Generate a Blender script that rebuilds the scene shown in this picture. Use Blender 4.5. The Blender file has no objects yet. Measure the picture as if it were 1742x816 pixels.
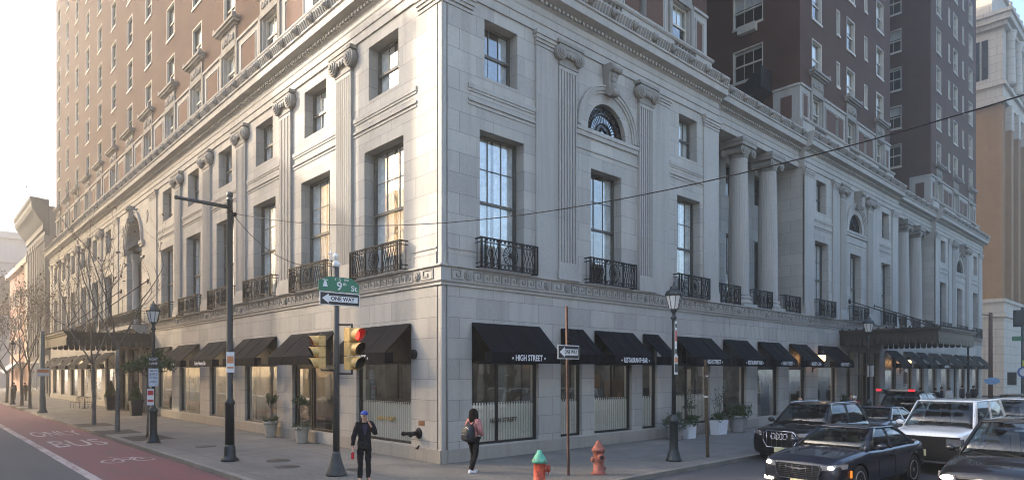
import bpy, bmesh, math, random
from math import sin, cos, pi, radians as rad
from mathutils import Vector, Matrix
S = bpy.context.scene
COL = S.collection
rnd = random.Random(7)

# ------------------------------------------------------------------ materials
def nmat(name):
    m = bpy.data.materials.new(name); m.use_nodes = True
    nt = m.node_tree; nt.nodes.clear()
    out = nt.nodes.new('ShaderNodeOutputMaterial')
    return m, nt, out
def N(nt, t, **kw):
    n = nt.nodes.new(t)
    for k, v in kw.items():
        if k.startswith('_'): setattr(n, k[1:], v)
        else: n.inputs[k].default_value = v
    return n
def L(nt, a, b): nt.links.new(a, b)
def wallvec(nt, mul=1.0):
    """position read along the wall: (x+y, z)"""
    g = N(nt, 'ShaderNodeNewGeometry'); s = N(nt, 'ShaderNodeSeparateXYZ'); L(nt, g.outputs['Position'], s.inputs[0])
    a = N(nt, 'ShaderNodeMath', _operation='ADD'); L(nt, s.outputs[0], a.inputs[0]); L(nt, s.outputs[1], a.inputs[1])
    c = N(nt, 'ShaderNodeCombineXYZ'); L(nt, a.outputs[0], c.inputs[0]); L(nt, s.outputs[2], c.inputs[1])
    return c.outputs[0]
def pos(nt):
    return N(nt, 'ShaderNodeNewGeometry').outputs['Position']
def mixc(nt, fac, a, b, mode='MIX'):
    m = N(nt, 'ShaderNodeMix', _data_type='RGBA', _blend_type=mode)
    for sock, v in ((m.inputs[0], fac), (m.inputs[6], a), (m.inputs[7], b)):
        if hasattr(v, 'is_output'): L(nt, v, sock)
        elif isinstance(v, (int, float)): sock.default_value = v
        else: sock.default_value = (*v, 1)
    return m.outputs[2]
def ramp(nt, fac, p0, p1, c0=(0,0,0), c1=(1,1,1)):
    r = N(nt, 'ShaderNodeValToRGB'); L(nt, fac, r.inputs[0])
    e = r.color_ramp.elements; e[0].position, e[1].position = p0, p1
    e[0].color, e[1].color = (*c0, 1), (*c1, 1)
    return r.outputs[0]
def noise(nt, vec, scale, detail=4, rough=.6):
    n = N(nt, 'ShaderNodeTexNoise', Scale=scale, Detail=detail, Roughness=rough)
    if vec is not None: L(nt, vec, n.inputs['Vector'])
    return n.outputs['Fac']
def scaled(nt, vec, s):
    m = N(nt, 'ShaderNodeMapping'); m.inputs['Scale'].default_value = s; L(nt, vec, m.inputs[0]); return m.outputs[0]
def bump(nt, h, strength, dist=.02):
    b = N(nt, 'ShaderNodeBump', Strength=strength, Distance=dist); L(nt, h, b.inputs['Height']); return b.outputs[0]
def simple(name, col, rough=.7, metal=0., coat=0., nscale=6., namt=.18, emit=None, estr=0., bmp=0., spec=.5):
    """one colour with worn variation"""
    m, nt, out = nmat(name)
    p = N(nt, 'ShaderNodeBsdfPrincipled', Roughness=rough, Metallic=metal)
    p.inputs['Coat Weight'].default_value = coat; p.inputs['Coat Roughness'].default_value = .04
    p.inputs['Specular IOR Level'].default_value = spec
    if namt:
        tc = N(nt, 'ShaderNodeTexCoord').outputs['Object']
        n = noise(nt, tc, nscale)
        d = tuple(max(0, c*(1-namt)) for c in col); l = tuple(min(1, c*(1+namt)) for c in col)
        L(nt, mixc(nt, ramp(nt, n, .3, .7), d, l), p.inputs['Base Color'])
        if bmp: L(nt, bump(nt, n, bmp), p.inputs['Normal'])
    else: p.inputs['Base Color'].default_value = (*col, 1)
    if emit: p.inputs['Emission Color'].default_value = (*emit, 1); p.inputs['Emission Strength'].default_value = estr
    L(nt, p.outputs[0], out.inputs[0]); return m
def masonry(name, c1, c2, mortar, bw, bh, msize, rough=.85, stain=.35, bstr=.4, offs=.5, staincol=(.16,.14,.12), blotch=.5):
    m, nt, out = nmat(name); v = wallvec(nt)
    b = N(nt, 'ShaderNodeTexBrick', Scale=1.0); b.offset = offs
    L(nt, v, b.inputs['Vector'])
    for k, val in (('Color1', c1), ('Color2', c2), ('Mortar', mortar)): b.inputs[k].default_value = (*val, 1)
    for k, val in (('Mortar Size', msize), ('Mortar Smooth', .1), ('Bias', 0.), ('Brick Width', bw), ('Row Height', bh)): b.inputs[k].default_value = val
    n1 = noise(nt, v, .35, 5, .65)                                     # broad weathering
    n2 = noise(nt, scaled(nt, v, (2.2, .12, 1)), 1.0, 5, .6)           # rain streaks
    n3 = noise(nt, v, 9., 4, .7)                                       # grain
    c = mixc(nt, ramp(nt, n3, .3, .75), b.outputs['Color'], tuple(x*.84 for x in c1))
    c = mixc(nt, b.outputs['Fac'], c, mortar)
    k = N(nt, 'ShaderNodeMath', _operation='MULTIPLY'); L(nt, ramp(nt, n2, .48, .78), k.inputs[0]); k.inputs[1].default_value = stain
    c = mixc(nt, k.outputs[0], c, staincol)
    k2 = N(nt, 'ShaderNodeMath', _operation='MULTIPLY'); L(nt, ramp(nt, n1, .42, .72), k2.inputs[0]); k2.inputs[1].default_value = blotch*.5
    c = mixc(nt, k2.outputs[0], c, tuple(x*.72 for x in c2))
    p = N(nt, 'ShaderNodeBsdfPrincipled', Roughness=rough); p.inputs['Specular IOR Level'].default_value = .3
    L(nt, c, p.inputs['Base Color'])
    inv = N(nt, 'ShaderNodeMath', _operation='SUBTRACT'); inv.inputs[0].default_value = 1.; L(nt, b.outputs['Fac'], inv.inputs[1])
    ad = N(nt, 'ShaderNodeMath', _operation='MULTIPLY_ADD'); L(nt, n3, ad.inputs[0]); ad.inputs[1].default_value = .35; L(nt, inv.outputs[0], ad.inputs[2])
    L(nt, bump(nt, ad.outputs[0], bstr, .015), p.inputs['Normal'])
    L(nt, p.outputs[0], out.inputs[0]); return m
def glassmat(name, tint=(1,1,1), f0=.2, ripple=.0):
    """see-through pane: mirror share f0 head on, rising to 1 at grazing angles"""
    m, nt, out = nmat(name)
    lw = N(nt, 'ShaderNodeLayerWeight', Blend=.5); pw = N(nt, 'ShaderNodeMath', _operation='POWER'); L(nt, lw.outputs['Facing'], pw.inputs[0]); pw.inputs[1].default_value = 5.
    ma = N(nt, 'ShaderNodeMath', _operation='MULTIPLY_ADD'); L(nt, pw.outputs[0], ma.inputs[0]); ma.inputs[1].default_value = 1-f0; ma.inputs[2].default_value = f0
    t = N(nt, 'ShaderNodeBsdfTransparent', Color=(*tint, 1)); g = N(nt, 'ShaderNodeBsdfGlossy', Roughness=.01)
    if ripple:
        nb = bump(nt, noise(nt, scaled(nt, pos(nt), (1,1,.6)), 1.3, 2, .5), ripple, .05); L(nt, nb, g.inputs['Normal'])
    mx = N(nt, 'ShaderNodeMixShader'); L(nt, ma.outputs[0], mx.inputs[0]); L(nt, t.outputs[0], mx.inputs[1]); L(nt, g.outputs[0], mx.inputs[2])
    L(nt, mx.outputs[0], out.inputs[0]); return m
M = {}
M['stone'] = masonry('limestone_ashlar', (.48,.455,.41), (.32,.305,.28), (.17,.16,.145), 1.35, .62, .007, stain=.40, blotch=.7)
M['trim'] = masonry('limestone_trim', (.425,.405,.37), (.38,.362,.33), (.26,.245,.225), 2.6, 4., .005, stain=.45, bstr=.25)
M['plainstone'] = masonry('limestone_ground_floor', (.46,.43,.38), (.36,.335,.30), (.20,.185,.165), 1.7, 1.06, .006, stain=.45, bstr=.2)
M['granite'] = masonry('granite_base', (.36,.33,.285), (.31,.285,.25), (.15,.14,.12), 2.4, 1.2, .006, stain=.5, bstr=.25)
M['carved'] = masonry('weathered_carving', (.30,.285,.255), (.27,.25,.225), (.2,.19,.17), 1.4, 9., .006, stain=.7, bstr=.5)
M['brick'] = masonry('red_brown_brick', (.096,.036,.020), (.056,.025,.016), (.088,.058,.042), .22, .075, .011, stain=.45, bstr=.5, staincol=(.045,.03,.026), blotch=1.1)
M['panelbrick'] = masonry('panel_brick', (.115,.046,.028), (.072,.03,.02), (.14,.095,.07), .22, .075, .012, stain=.1, bstr=.5)
M['glass'] = glassmat('window_glass', (.93,.96,.95), .30, .10)
M['shopglass'] = glassmat('shop_glass', (.95,.97,.96), .22, .06)
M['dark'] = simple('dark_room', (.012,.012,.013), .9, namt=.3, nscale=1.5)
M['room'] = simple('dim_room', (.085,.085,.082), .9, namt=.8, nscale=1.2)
M['curtain'] = simple('sheer_curtain', (.80,.81,.82), .9, namt=.22, nscale=5)
M['tubelight'] = simple('lit_ceiling_lamp', (.9,.88,.8), .5, namt=0, emit=(1,.95,.88), estr=6.)
M['blind'] = simple('white_roller_blind', (.90,.90,.88), .8, namt=.05)
M['sash'] = simple('painted_sash', (.075,.072,.062), .5)
M['palesash'] = simple('pale_painted_sash', (.50,.47,.40), .6, namt=.1)
M['iron'] = simple('black_iron', (.006,.0065,.008), .6, namt=.3, spec=.2)
M['canvas'] = simple('black_canvas', (.0036,.0045,.0075), .85, namt=.35, nscale=2.5, bmp=.1, spec=.12)
M['white'] = simple('white_lettering', (.75,.75,.76), .6, namt=.04)
M['blackframe'] = simple('black_shop_frame', (.011,.011,.012), .4, namt=.3)
M['bronze'] = simple('dark_bronze', (.030,.026,.022), .5, .3, namt=.3)
def obj_attr(o, label=None, cat=None, group=None, kind=None):
    if label: o['label'] = label
    if cat: o['category'] = cat
    if group: o['group'] = group
    if kind: o['kind'] = kind
    return o
tag = obj_attr
def empty(name, loc=(0,0,0), rz=0., label=None, cat=None, group=None):
    o = bpy.data.objects.new(name, None); COL.objects.link(o); o.location = loc; o.rotation_euler = (0,0,rz)
    o.empty_display_size = .2
    return tag(o, label, cat, group)
def link(name, me, parent=None, mat=None, loc=None, rz=None):
    o = bpy.data.objects.new(name, me); COL.objects.link(o)
    if mat is not None and not me.materials: me.materials.append(mat)
    if parent: o.parent = parent
    if loc: o.location = loc
    if rz is not None: o.rotation_euler = (0,0,rz)
    return o
def copy_tree(o, parent=None):
    c = o.copy(); COL.objects.link(c)
    if parent is not None: c.parent = parent
    for ch in o.children: copy_tree(ch, c)
    return c

# ------------------------------------------------------------------ mesh building
ID = lambda u, d, z: (u, -d, z)         # local frame of a thing seen from its front: right, towards the viewer, up
FR = lambda u, d, z: (u, -d, z)         # facade on the cross street (plane y = 0)
FL = lambda u, d, z: (-d, u, z)         # facade on the main street (plane x = 0)
RL = -pi/2                              # rotation that sets a local thing on the main street facade
class MB:
    def __init__(s): s.v = []; s.f = []; s.m = []; s.smooth = []
    def quad(s, *p, mi=0, sm=False):
        i = len(s.v); s.v += [tuple(q) for q in p]; s.f.append(tuple(range(i, i+len(p)))); s.m.append(mi); s.smooth.append(sm)
    def box(s, F, u0, u1, d0, d1, z0, z1, mi=0):
        i = len(s.v)
        s.v += [F(u,d,z) for z in (z0,z1) for d in (d0,d1) for u in (u0,u1)]
        for q in ((0,1,3,2),(4,6,7,5),(0,4,5,1),(1,5,7,3),(3,7,6,2),(2,6,4,0)):
            s.f.append(tuple(i+k for k in q)); s.m.append(mi); s.smooth.append(False)
    def bbox(s, F, u0, u1, d0, d1, z0, z1, b=.01, mi=0):
        """box with its front edges chamfered"""
        pts = [(u0,z0),(u1,z0),(u1,z1),(u0,z1)]
        inn = [(u0+b,z0+b),(u1-b,z0+b),(u1-b,z1-b),(u0+b,z1-b)]
        s.loft([[F(u,d0,z) for u,z in pts],[F(u,d1-b,z) for u,z in pts],[F(u,d1,z) for u,z in inn]], mi=mi, caps=True)
    def loft(s, rings, mi=0, caps=True, sm=False, closed=True, capmi=None):
        i = len(s.v); n = len(rings[0])
        for r in rings: s.v += [tuple(q) for q in r]
        for a in range(len(rings)-1):
            for k in range(n if closed else n-1):
                k2 = (k+1) % n
                s.f.append((i+a*n+k, i+a*n+k2, i+(a+1)*n+k2, i+(a+1)*n+k)); s.m.append(mi); s.smooth.append(sm)
        if caps:
            s.f.append(tuple(i+k for k in reversed(range(n)))); s.m.append(mi if capmi is None else capmi); s.smooth.append(False)
            s.f.append(tuple(i+(len(rings)-1)*n+k for k in range(n))); s.m.append(mi if capmi is None else capmi); s.smooth.append(False)
    def prism(s, F, prof, u0, u1, mi=0, sm=False):
        """profile of (d, z) points run along u"""
        s.loft([[F(u0,d,z) for d,z in prof],[F(u1,d,z) for d,z in prof]], mi=mi, sm=sm)
    def plate(s, F, poly, d0, d1, mi=0):
        """outline of (u, z) points given a thickness"""
        s.loft([[F(u,d0,z) for u,z in poly],[F(u,d1,z) for u,z in poly]], mi=mi)
    def lathe(s, c, prof, n=16, mi=0, sm=True, caps=True, axis='z', rad_fn=None):
        rings = []
        for r, h in prof:
            ring = []
            for k in range(n):
                a = 2*pi*k/n; rr = r*(rad_fn(a, h) if rad_fn else 1)
                x, y = rr*cos(a), rr*sin(a)
                if axis == 'z': ring.append((c[0]+x, c[1]+y, c[2]+h))
                elif axis == 'y': ring.append((c[0]+x, c[1]+h, c[2]+y))
                else: ring.append((c[0]+h, c[1]+x, c[2]+y))
            rings.append(ring)
        s.loft(rings, mi=mi, sm=sm, caps=caps)
    def tube(s, pts, rads, n=6, mi=0, sm=True, caps=True):
        pts = [Vector(p) for p in pts]
        if isinstance(rads, (int, float)): rads = [rads]*len(pts)
        rings = []; ref = None
        for i, p in enumerate(pts):
            t = (pts[min(i+1, len(pts)-1)] - pts[max(i-1, 0)])
            if t.length < 1e-9: t = Vector((0,0,1))
            t.normalize()
            if ref is None:
                ref = Vector((1,0,0)) if abs(t.x) < .8 else Vector((0,1,0))
            a = (ref - t*ref.dot(t));
            if a.length < 1e-6: a = t.orthogonal()
            a.normalize(); ref = a; b = t.cross(a)
            rings.append([tuple(p + (a*cos(2*pi*k/n) + b*sin(2*pi*k/n))*rads[i]) for k in range(n)])
        s.loft(rings, mi=mi, sm=sm, caps=caps)
    def ball(s, c, r, seg=10, rings=7, mi=0, sc=(1,1,1)):
        prof = [(max(1e-4, r*sin(pi*k/rings)), -r*cos(pi*k/rings)) for k in range(rings+1)]
        i = len(s.v); s.lathe((0,0,0), prof, seg, mi)
        s.v[i:] = [(c[0]+x*sc[0], c[1]+y*sc[1], c[2]+z*sc[2]) for x,y,z in s.v[i:]]
    def mesh(s, name, mats=(), recalc=True):
        me = bpy.data.meshes.new(name); me.from_pydata(s.v, [], s.f)
        for m in mats: me.materials.append(m)
        me.polygons.foreach_set('material_index', s.m); me.polygons.foreach_set('use_smooth', s.smooth)
        if recalc:
            bm = bmesh.new(); bm.from_mesh(me); bmesh.ops.recalc_face_normals(bm, faces=bm.faces); bm.to_mesh(me); bm.free()
        me.update(); return me
    def build(s, name, mats, parent=None, loc=None, rz=None, recalc=True):
        if not isinstance(mats, (list, tuple)): mats = [mats]
        return link(name, s.mesh(name, mats, recalc), parent, None, loc, rz)
def modified(me, mods, name):
    """mesh after modifiers: list of (type, {settings})"""
    o = bpy.data.objects.new('tmp', me); COL.objects.link(o)
    for t, kw in mods:
        m = o.modifiers.new(t, t)
        for k, v in kw.items(): setattr(m, k, v)
    dg = bpy.context.evaluated_depsgraph_get(); dg.update()
    r = bpy.data.meshes.new_from_object(o.evaluated_get(dg)); r.name = name
    bpy.data.objects.remove(o)
    return r
def text_mesh(txt, size, depth=.004, width=None, align='CENTER', spacing=1.0, bold=0.):
    cu = bpy.data.curves.new('lettering', 'FONT'); cu.body = txt; cu.size = size; cu.extrude = depth; cu.align_x = align; cu.align_y = 'CENTER'
    cu.space_character = spacing; cu.offset = bold; cu.resolution_u = 3
    o = bpy.data.objects.new('tmp', cu); COL.objects.link(o)
    dg = bpy.context.evaluated_depsgraph_get(); dg.update()
    me = bpy.data.meshes.new_from_object(o.evaluated_get(dg)); bpy.data.objects.remove(o); bpy.data.curves.remove(cu)
    if width:
        xs = [v.co.x for v in me.vertices]; w = max(xs)-min(xs); k = width/w
        for v in me.vertices: v.co.x *= k
    me.name = 'lettering'; return me
STAND = Matrix.Rotation(pi/2, 4, 'X')     # text plane upright, facing -y
def letters(txt, size, mat, parent, loc, width=None, rz=0., depth=.004, name='lettering', spacing=1., bold=0., flat=False, tilt=0.):
    me = text_mesh(txt, size, depth, width, spacing=spacing, bold=bold)
    if not flat: me.transform(STAND)
    me.materials.clear(); me.materials.append(mat)
    o = link(name, me, parent, None, loc, rz)
    return o
# ================================================================== THE HOTEL
hotel = empty('hotel_building', (0,0,0), 0, 'huge limestone and brick hotel with black awnings filling the street corner', 'building')
LLEN, LC = 70.6, 35.3
PW = 15.65                               # width of one pavilion on the cross street
PAV = (0.0, 24.9, 49.8); RLEN = PAV[2] + PW
CAM = Vector((-11.528, -15.451, 2.7))
def seen(x, y, z, m=60):
    """is the point near the photographed frame"""
    vx, vy = x-CAM.x, y-CAM.y
    cx = vx*.73255 - vy*.68071; d = vx*.68071 + vy*.73255
    if d < 1: return False
    px = 871 + 1109.5*cx/d; py = 632.5 + 1109.5*(2.7-z)/d
    return -m < px < 1742+m and -m < py < 816+m
def wall(mb, F, u0, u1, z0, z1, d, ops, reveal=.4, mi=0, rmi=None):
    us = sorted({u0, u1, *[min(max(o[0],u0),u1) for o in ops], *[min(max(o[1],u0),u1) for o in ops]})
    zs = sorted({z0, z1, *[o[2] for o in ops if z0 < o[2] < z1], *[o[3] for o in ops if z0 < o[3] < z1]})
    for a, b in zip(us, us[1:]):
        run = None
        for c, e in zip(zs, zs[1:]):
            um, zm = (a+b)/2, (c+e)/2
            if any(o[0] < um < o[1] and o[2] < zm < o[3] for o in ops): continue
            mb.quad(F(a,d,c), F(b,d,c), F(b,d,e), F(a,d,e), mi=mi)
    for o in ops:
        a, b, c, e = o[:4]; r = d - reveal
        k = mi if rmi is None else rmi
        mb.quad(F(a,d,c), F(a,r,c), F(a,r,e), F(a,d,e), mi=k); mb.quad(F(b,d,c), F(b,r,c), F(b,r,e), F(b,d,e), mi=k)
        mb.quad(F(a,d,e), F(b,d,e), F(b,r,e), F(a,r,e), mi=k); mb.quad(F(a,d,c), F(b,d,c), F(b,r,c), F(a,r,c), mi=k)

# ---- where the openings are
def pav_open(u0): return dict(
    sq=[(u0+1.66,u0+3.07,11.88,13.68),(u0+12.5,u0+13.9,11.88,13.68)],
    tall=[(u0+1.47,u0+3.36,5.95,10.2),(u0+6.75,u0+8.55,5.95,10.12),(u0+12.36,u0+14.2,5.95,10.2)])
L_BAYS = [3.2,8.08,12.95,17.75,22.6,27.5]; L_BAYS += [2*LC-b for b in reversed(L_BAYS)]
L_PIL = [5.68,10.58,15.45,20.2,25.1]; L_PIL += [2*LC-b for b in reversed(L_PIL)]
L_SHOP = [(1.56,4.95),(6.35,10.1),(11.6,15.2),(16.65,20.0),(21.5,25.1),(26.5,29.6)]
L_SHOP += [(2*LC-b, 2*LC-a) for a,b in reversed(L_SHOP)]
R_SHOP = [(1.15,4.04),(5.14,6.26),(6.95,9.21),(9.91,10.91),(12.15,15.0),(16.15,18.35),(19.5,21.8),(23.0,25.15),(26.75,29.5),
          (38.0,40.3),(41.9,44.0),(44.9,46.9),(48.0,50.3),(51.5,54.4),(55.4,56.5),(57.1,59.3),(60.0,61.0),(61.8,64.6)]
sqL = [(b-.91,b+.91,11.9,13.7) for b in L_BAYS]; tallL = [(b-1.2,b+1.2,5.95,10.2) for b in L_BAYS]
SILL, HEAD = .45, 4.2
ENT_L = [(31.2,33.2,0,4.3),(34.0,36.9,0,4.3),(37.6,39.6,0,4.3)]
ENT_R = [(31.0,32.3,0,4.0),(32.9,35.1,0,4.0),(35.6,36.9,0,4.0)]
shopL = [(a,b,SILL,HEAD) for a,b in L_SHOP]; shopR = [(a,b,SILL,HEAD) for a,b in R_SHOP]
DOORS_L = {1}; DOORS_R = {6,7,9}
# ---- stone walls
for nm, F, length, ops_g, ops_u, lab in (('stone_wall', FL, LLEN, shopL+ENT_L, sqL+tallL, 'warm limestone wall along the bus lane street'), ('stone_wall', FR, RLEN, shopR+ENT_R, None, 'cool grey limestone wall along the street of waiting cars')):
    g = MB()
    wall(g, F, .22, length, 0, 5.3, 0, ops_g, .38)
    if ops_u is not None:
        arch_u0, arch_u1 = LC-2.0, LC+2.0
        wall(g, F, .22, length, 5.3, 14.1, 0, ops_u+[(arch_u0,arch_u1,5.9,11.4),(arch_u0-.0,arch_u1,11.4,13.5)], .42)
        # arched head of the entrance bay
        n = 20
        for k in range(n):
            a0, a1 = pi*k/n, pi*(k+1)/n
            p = [(LC-2*cos(a0), 11.4+2*sin(a0)), (LC-2*cos(a1), 11.4+2*sin(a1))]
            g.quad(F(p[0][0],0,p[0][1]), F(p[1][0],0,p[1][1]), F(p[1][0],0,13.5), F(p[0][0],0,13.5))
            g.quad(F(p[0][0],0,p[0][1]), F(p[1][0],0,p[1][1]), F(p[1][0],-1.3,p[1][1]), F(p[0][0],-1.3,p[0][1]))
    else:
        ends = []
        for i, u0 in enumerate(PAV):
            po = pav_open(u0); fan = (u0+6.58, u0+8.82, 11.55, 12.67)
            wall(g, F, max(u0,.22), u0+PW, 5.3, 14.1, 0, po['sq']+po['tall']+[fan], .42)
            n = 18; c = u0+7.7; r = 1.12
            for k in range(n):
                a0, a1 = pi*k/n, pi*(k+1)/n
                p = [(c-r*cos(a0), 11.55+r*sin(a0)), (c-r*cos(a1), 11.55+r*sin(a1))]
                g.quad(F(p[0][0],0,p[0][1]), F(p[1][0],0,p[1][1]), F(p[1][0],0,12.67), F(p[0][0],0,12.67))
                g.quad(F(p[0][0],0,p[0][1]), F(p[1][0],0,p[1][1]), F(p[1][0],-.3,p[1][1]), F(p[0][0],-.3,p[0][1]))
        for i in (0, 1):       # the two loggias between the pavilions
            a, b = PAV[i]+PW, PAV[i+1]
            m = (a+b)/2
            lo = [(m+o-.62, m+o+.62, zz0, zz1) for o in (-3.1,0,3.1) for zz0, zz1 in ((5.95,9.9),(11.9,13.55))]
            wall(g, F, a, b, 5.3, 14.1, -1.8, lo, .3)
            g.quad(F(a,0,5.3), F(a,-1.8,5.3), F(a,-1.8,14.1), F(a,0,14.1)); g.quad(F(b,0,5.3), F(b,-1.8,5.3), F(b,-1.8,14.1), F(b,0,14.1))
            g.quad(F(a,0,5.6), F(b,0,5.6), F(b,-1.8,5.6), F(a,-1.8,5.6)); g.quad(F(a,-.3,14.09), F(b,-.3,14.09), F(b,-1.8,14.09), F(a,-1.8,14.09))
    # far end return and roof terrace
    g.quad(F(length,0,0), F(length,-30,0), F(length,-30,16), F(length,0,16))
    o = g.build(nm, M['stone'], hotel, recalc=False); o['label'] = lab
t = MB(); t.quad((.3,.3,15.9),(RLEN,.3,15.9),(RLEN,40,15.9),(.3,40,15.9)); t.quad((.3,.3,15.9),(40,.3,15.9),(40,LLEN,15.9),(.3,LLEN,15.9)); t.v = [(x,y,z+ (0.02 if i>3 else 0)) for i,(x,y,z) in enumerate(t.v)]
t.build('roof_terrace', M['trim'], hotel)
# corner post
c = MB(); c.box(ID, .01, .19, -.19, -.01, 0, 14.1); c.box(ID, .05,.4,-.4,-.05, 0,14.1); c.build('corner_post', M['trim'], hotel)
# dark interiors behind the glass
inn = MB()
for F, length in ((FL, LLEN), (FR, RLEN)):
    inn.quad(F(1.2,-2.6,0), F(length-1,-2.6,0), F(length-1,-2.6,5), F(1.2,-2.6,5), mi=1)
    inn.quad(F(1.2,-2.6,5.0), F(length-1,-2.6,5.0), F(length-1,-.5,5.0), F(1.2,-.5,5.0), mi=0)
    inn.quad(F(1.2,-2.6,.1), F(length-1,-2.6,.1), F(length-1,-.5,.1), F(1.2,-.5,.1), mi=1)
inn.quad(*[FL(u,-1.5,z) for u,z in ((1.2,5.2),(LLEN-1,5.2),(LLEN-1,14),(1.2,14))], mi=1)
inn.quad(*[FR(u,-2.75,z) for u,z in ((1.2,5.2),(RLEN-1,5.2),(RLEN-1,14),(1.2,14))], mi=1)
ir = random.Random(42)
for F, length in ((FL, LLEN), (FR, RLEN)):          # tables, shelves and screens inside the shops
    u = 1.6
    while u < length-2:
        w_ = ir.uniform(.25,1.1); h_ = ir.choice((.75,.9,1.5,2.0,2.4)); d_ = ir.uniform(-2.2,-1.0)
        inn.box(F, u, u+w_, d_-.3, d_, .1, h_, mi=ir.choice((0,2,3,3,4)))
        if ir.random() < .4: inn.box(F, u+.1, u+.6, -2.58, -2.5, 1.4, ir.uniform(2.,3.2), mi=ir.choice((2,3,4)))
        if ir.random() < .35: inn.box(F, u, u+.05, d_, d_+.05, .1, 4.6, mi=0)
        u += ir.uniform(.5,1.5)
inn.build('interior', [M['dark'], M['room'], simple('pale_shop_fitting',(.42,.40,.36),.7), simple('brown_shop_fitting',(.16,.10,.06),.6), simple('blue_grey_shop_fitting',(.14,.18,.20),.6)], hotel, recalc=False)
# ---- granite base course (between openings that reach the ground)
g = MB()
def base_run(F, u0, u1, ops):
    cuts = sorted(ops); a = u0
    for o in cuts:
        if o[0] > a: g.box(F, a, o[0], -.2, .05, 0, .40)
        a = o[1]
    if a < u1: g.box(F, a, u1, -.2, .05, 0, .40)
doorspans_L = [(6.45,7.9)] + [(o[0],o[1]) for o in ENT_L]
doorspans_R = [(R_SHOP[i][0]+.05, R_SHOP[i][1]-.05) for i in DOORS_R] + [(o[0],o[1]) for o in ENT_R]
base_run(FL, .0, LLEN, doorspans_L); base_run(FR, .0, RLEN, doorspans_R)
g.build('granite_base', M['granite'], hotel)
# ---- band with the meander relief
b = MB()
prof = [(-.1,5.28),(.05,5.28),(.05,5.34),(.11,5.40),(.11,5.43),(.07,5.43),(.07,5.80),(.14,5.83),(.14,5.88),(-.1,5.88)]
def mitred(mb, pr, R0=RLEN, L0=LLEN):
    """profile run round the street corner: along x from the far end, then along y"""
    mb.loft([[(R0,-d,z) for d,z in pr], [(-d,-d,z) for d,z in pr], [(-d,L0,z) for d,z in pr]])
mitred(b, prof)
b.build('string_course', M['trim'], hotel)
k = MB()
def meander(F, u0, u1, d):
    n = max(1, int((u1-u0)/.36)); w = (u1-u0)/n
    for i in range(n):
        u = u0+i*w; t = .035; h0, h1 = 5.46, 5.77; s = (h1-h0)
        def bar(ua, ub, za, zb): k.box(F, u+ua, u+ub, d-.01, d+.028, za, zb)
        bar(0, .05*w/.36+.0, h0, h1); bar(.05, w*.82, h1-t, h1); bar(w*.82-t, w*.82, h0+s*.28, h1-t); bar(w*.42, w*.82-t, h0+s*.28, h0+s*.28+t)
        bar(w*.42, w*.42+t, h0+s*.28+t, h0+s*.62); bar(.05, w, h0, h0+t)
LROS = [1.15]+[p for p in L_PIL]; RROS = [.95,4.4,5.4,10.05,11.2,15.0,17.5,20.3,23.1,25.6,29.4,30.4,35.0,36.2,40.0]
def with_rosettes(F, length, ros):
    a = .3
    for r in sorted(ros):
        if r-.2 > a: meander(F, a, r-.2, .07)
        a = r+.2
        for rr, dd in ((.17,.03),(.12,.07),(.06,.09)):
            pts = [(r+rr*cos(2*pi*q/14), 5.615+rr*sin(2*pi*q/14)) for q in range(14)]
            k.plate(F, pts, .065, .07+dd)
    meander(F, a, length-.1, .07)
with_rosettes(FL, LLEN, LROS); with_rosettes(FR, RLEN, RROS)
k.build('meander_relief', M['carved'], hotel, recalc=False)
# ---- string mouldings between the storeys
def strings(F, u0, u1):
    s = MB()
    for z0, z1, d in ((11.36,11.5,.055),(11.28,11.36,.03),(10.98,11.05,.05),(10.86,10.92,.03)):
        s.box(F, u0, u1, -.05, d, z0, z1)
    s.build('string_moulding', M['trim'], hotel)
edges = [1.25]+[x for p in L_PIL[:5] for x in (p-.56,p+.56)]+[29.5]
for a, e in zip(edges[::2], edges[1::2]): strings(FL, a, e); strings(FL, 2*LC-e, 2*LC-a)
for u0 in PAV:
    strings(FR, u0+(1.0 if u0 == 0 else 1.15), u0+3.86); strings(FR, u0+11.76, u0+14.35)
    s = MB(); s.box(FR, u0+5.9, u0+9.55, -.05, .10, 11.36, 11.5); s.box(FR, u0+5.9, u0+9.55, -.05, .06, 11.2, 11.36); s.box(FR, u0+5.9, u0+9.55, -.05, .04, 10.72, 10.78)
    s.build('string_moulding', M['trim'], hotel)
# narrow mouldings at the foot of the corner
s = MB()
for F in (FL, FR): s.box(F, .24, 1.6, -.02, .035, 6.22, 6.28); s.box(F, .24, 1.6, -.02, .03, 6.38, 6.42); s.box(F, 0.24, 1.55, -.02, .025, 5.88, 6.22)
s.build('corner_foot', M['trim'], hotel)
# ---- entablature and main cornice
e = MB()
def entab(off=0.): return [(-.6,14.08),(.06+off,14.08),(.06+off,14.36),(.10+off,14.37),(.10+off,14.62),(.13+off,14.66),(.07+off,14.66),(.07+off,14.92),(.16+off,14.98),(.16+off,15.08),(.50+off,15.17),(.50+off,15.44),(.56+off,15.47),(.56+off,15.54),(.50+off,15.56),(.62+off,15.86),(.62+off,15.92),(-.6,15.96)]
segs = []
pr = entab()
e.loft([[(PW+.05,-d,z) for d,z in pr], [(-d,-d,z) for d,z in pr], [(-d,LLEN+max(0,d),z) for d,z in pr]])
for i in (1, 2): e.loft([[(PAV[i]-.05,-d,z) for d,z in pr], [(PAV[i]+PW+.05+(max(0,d) if i == 2 else 0),-d,z) for d,z in pr]])
pr2 = entab(-.32)
for i in (0, 1): e.loft([[(PAV[i]+PW,-d,z) for d,z in pr2], [(PAV[i+1],-d,z) for d,z in pr2]])
e.build('cornice', M['trim'], hotel)
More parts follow.
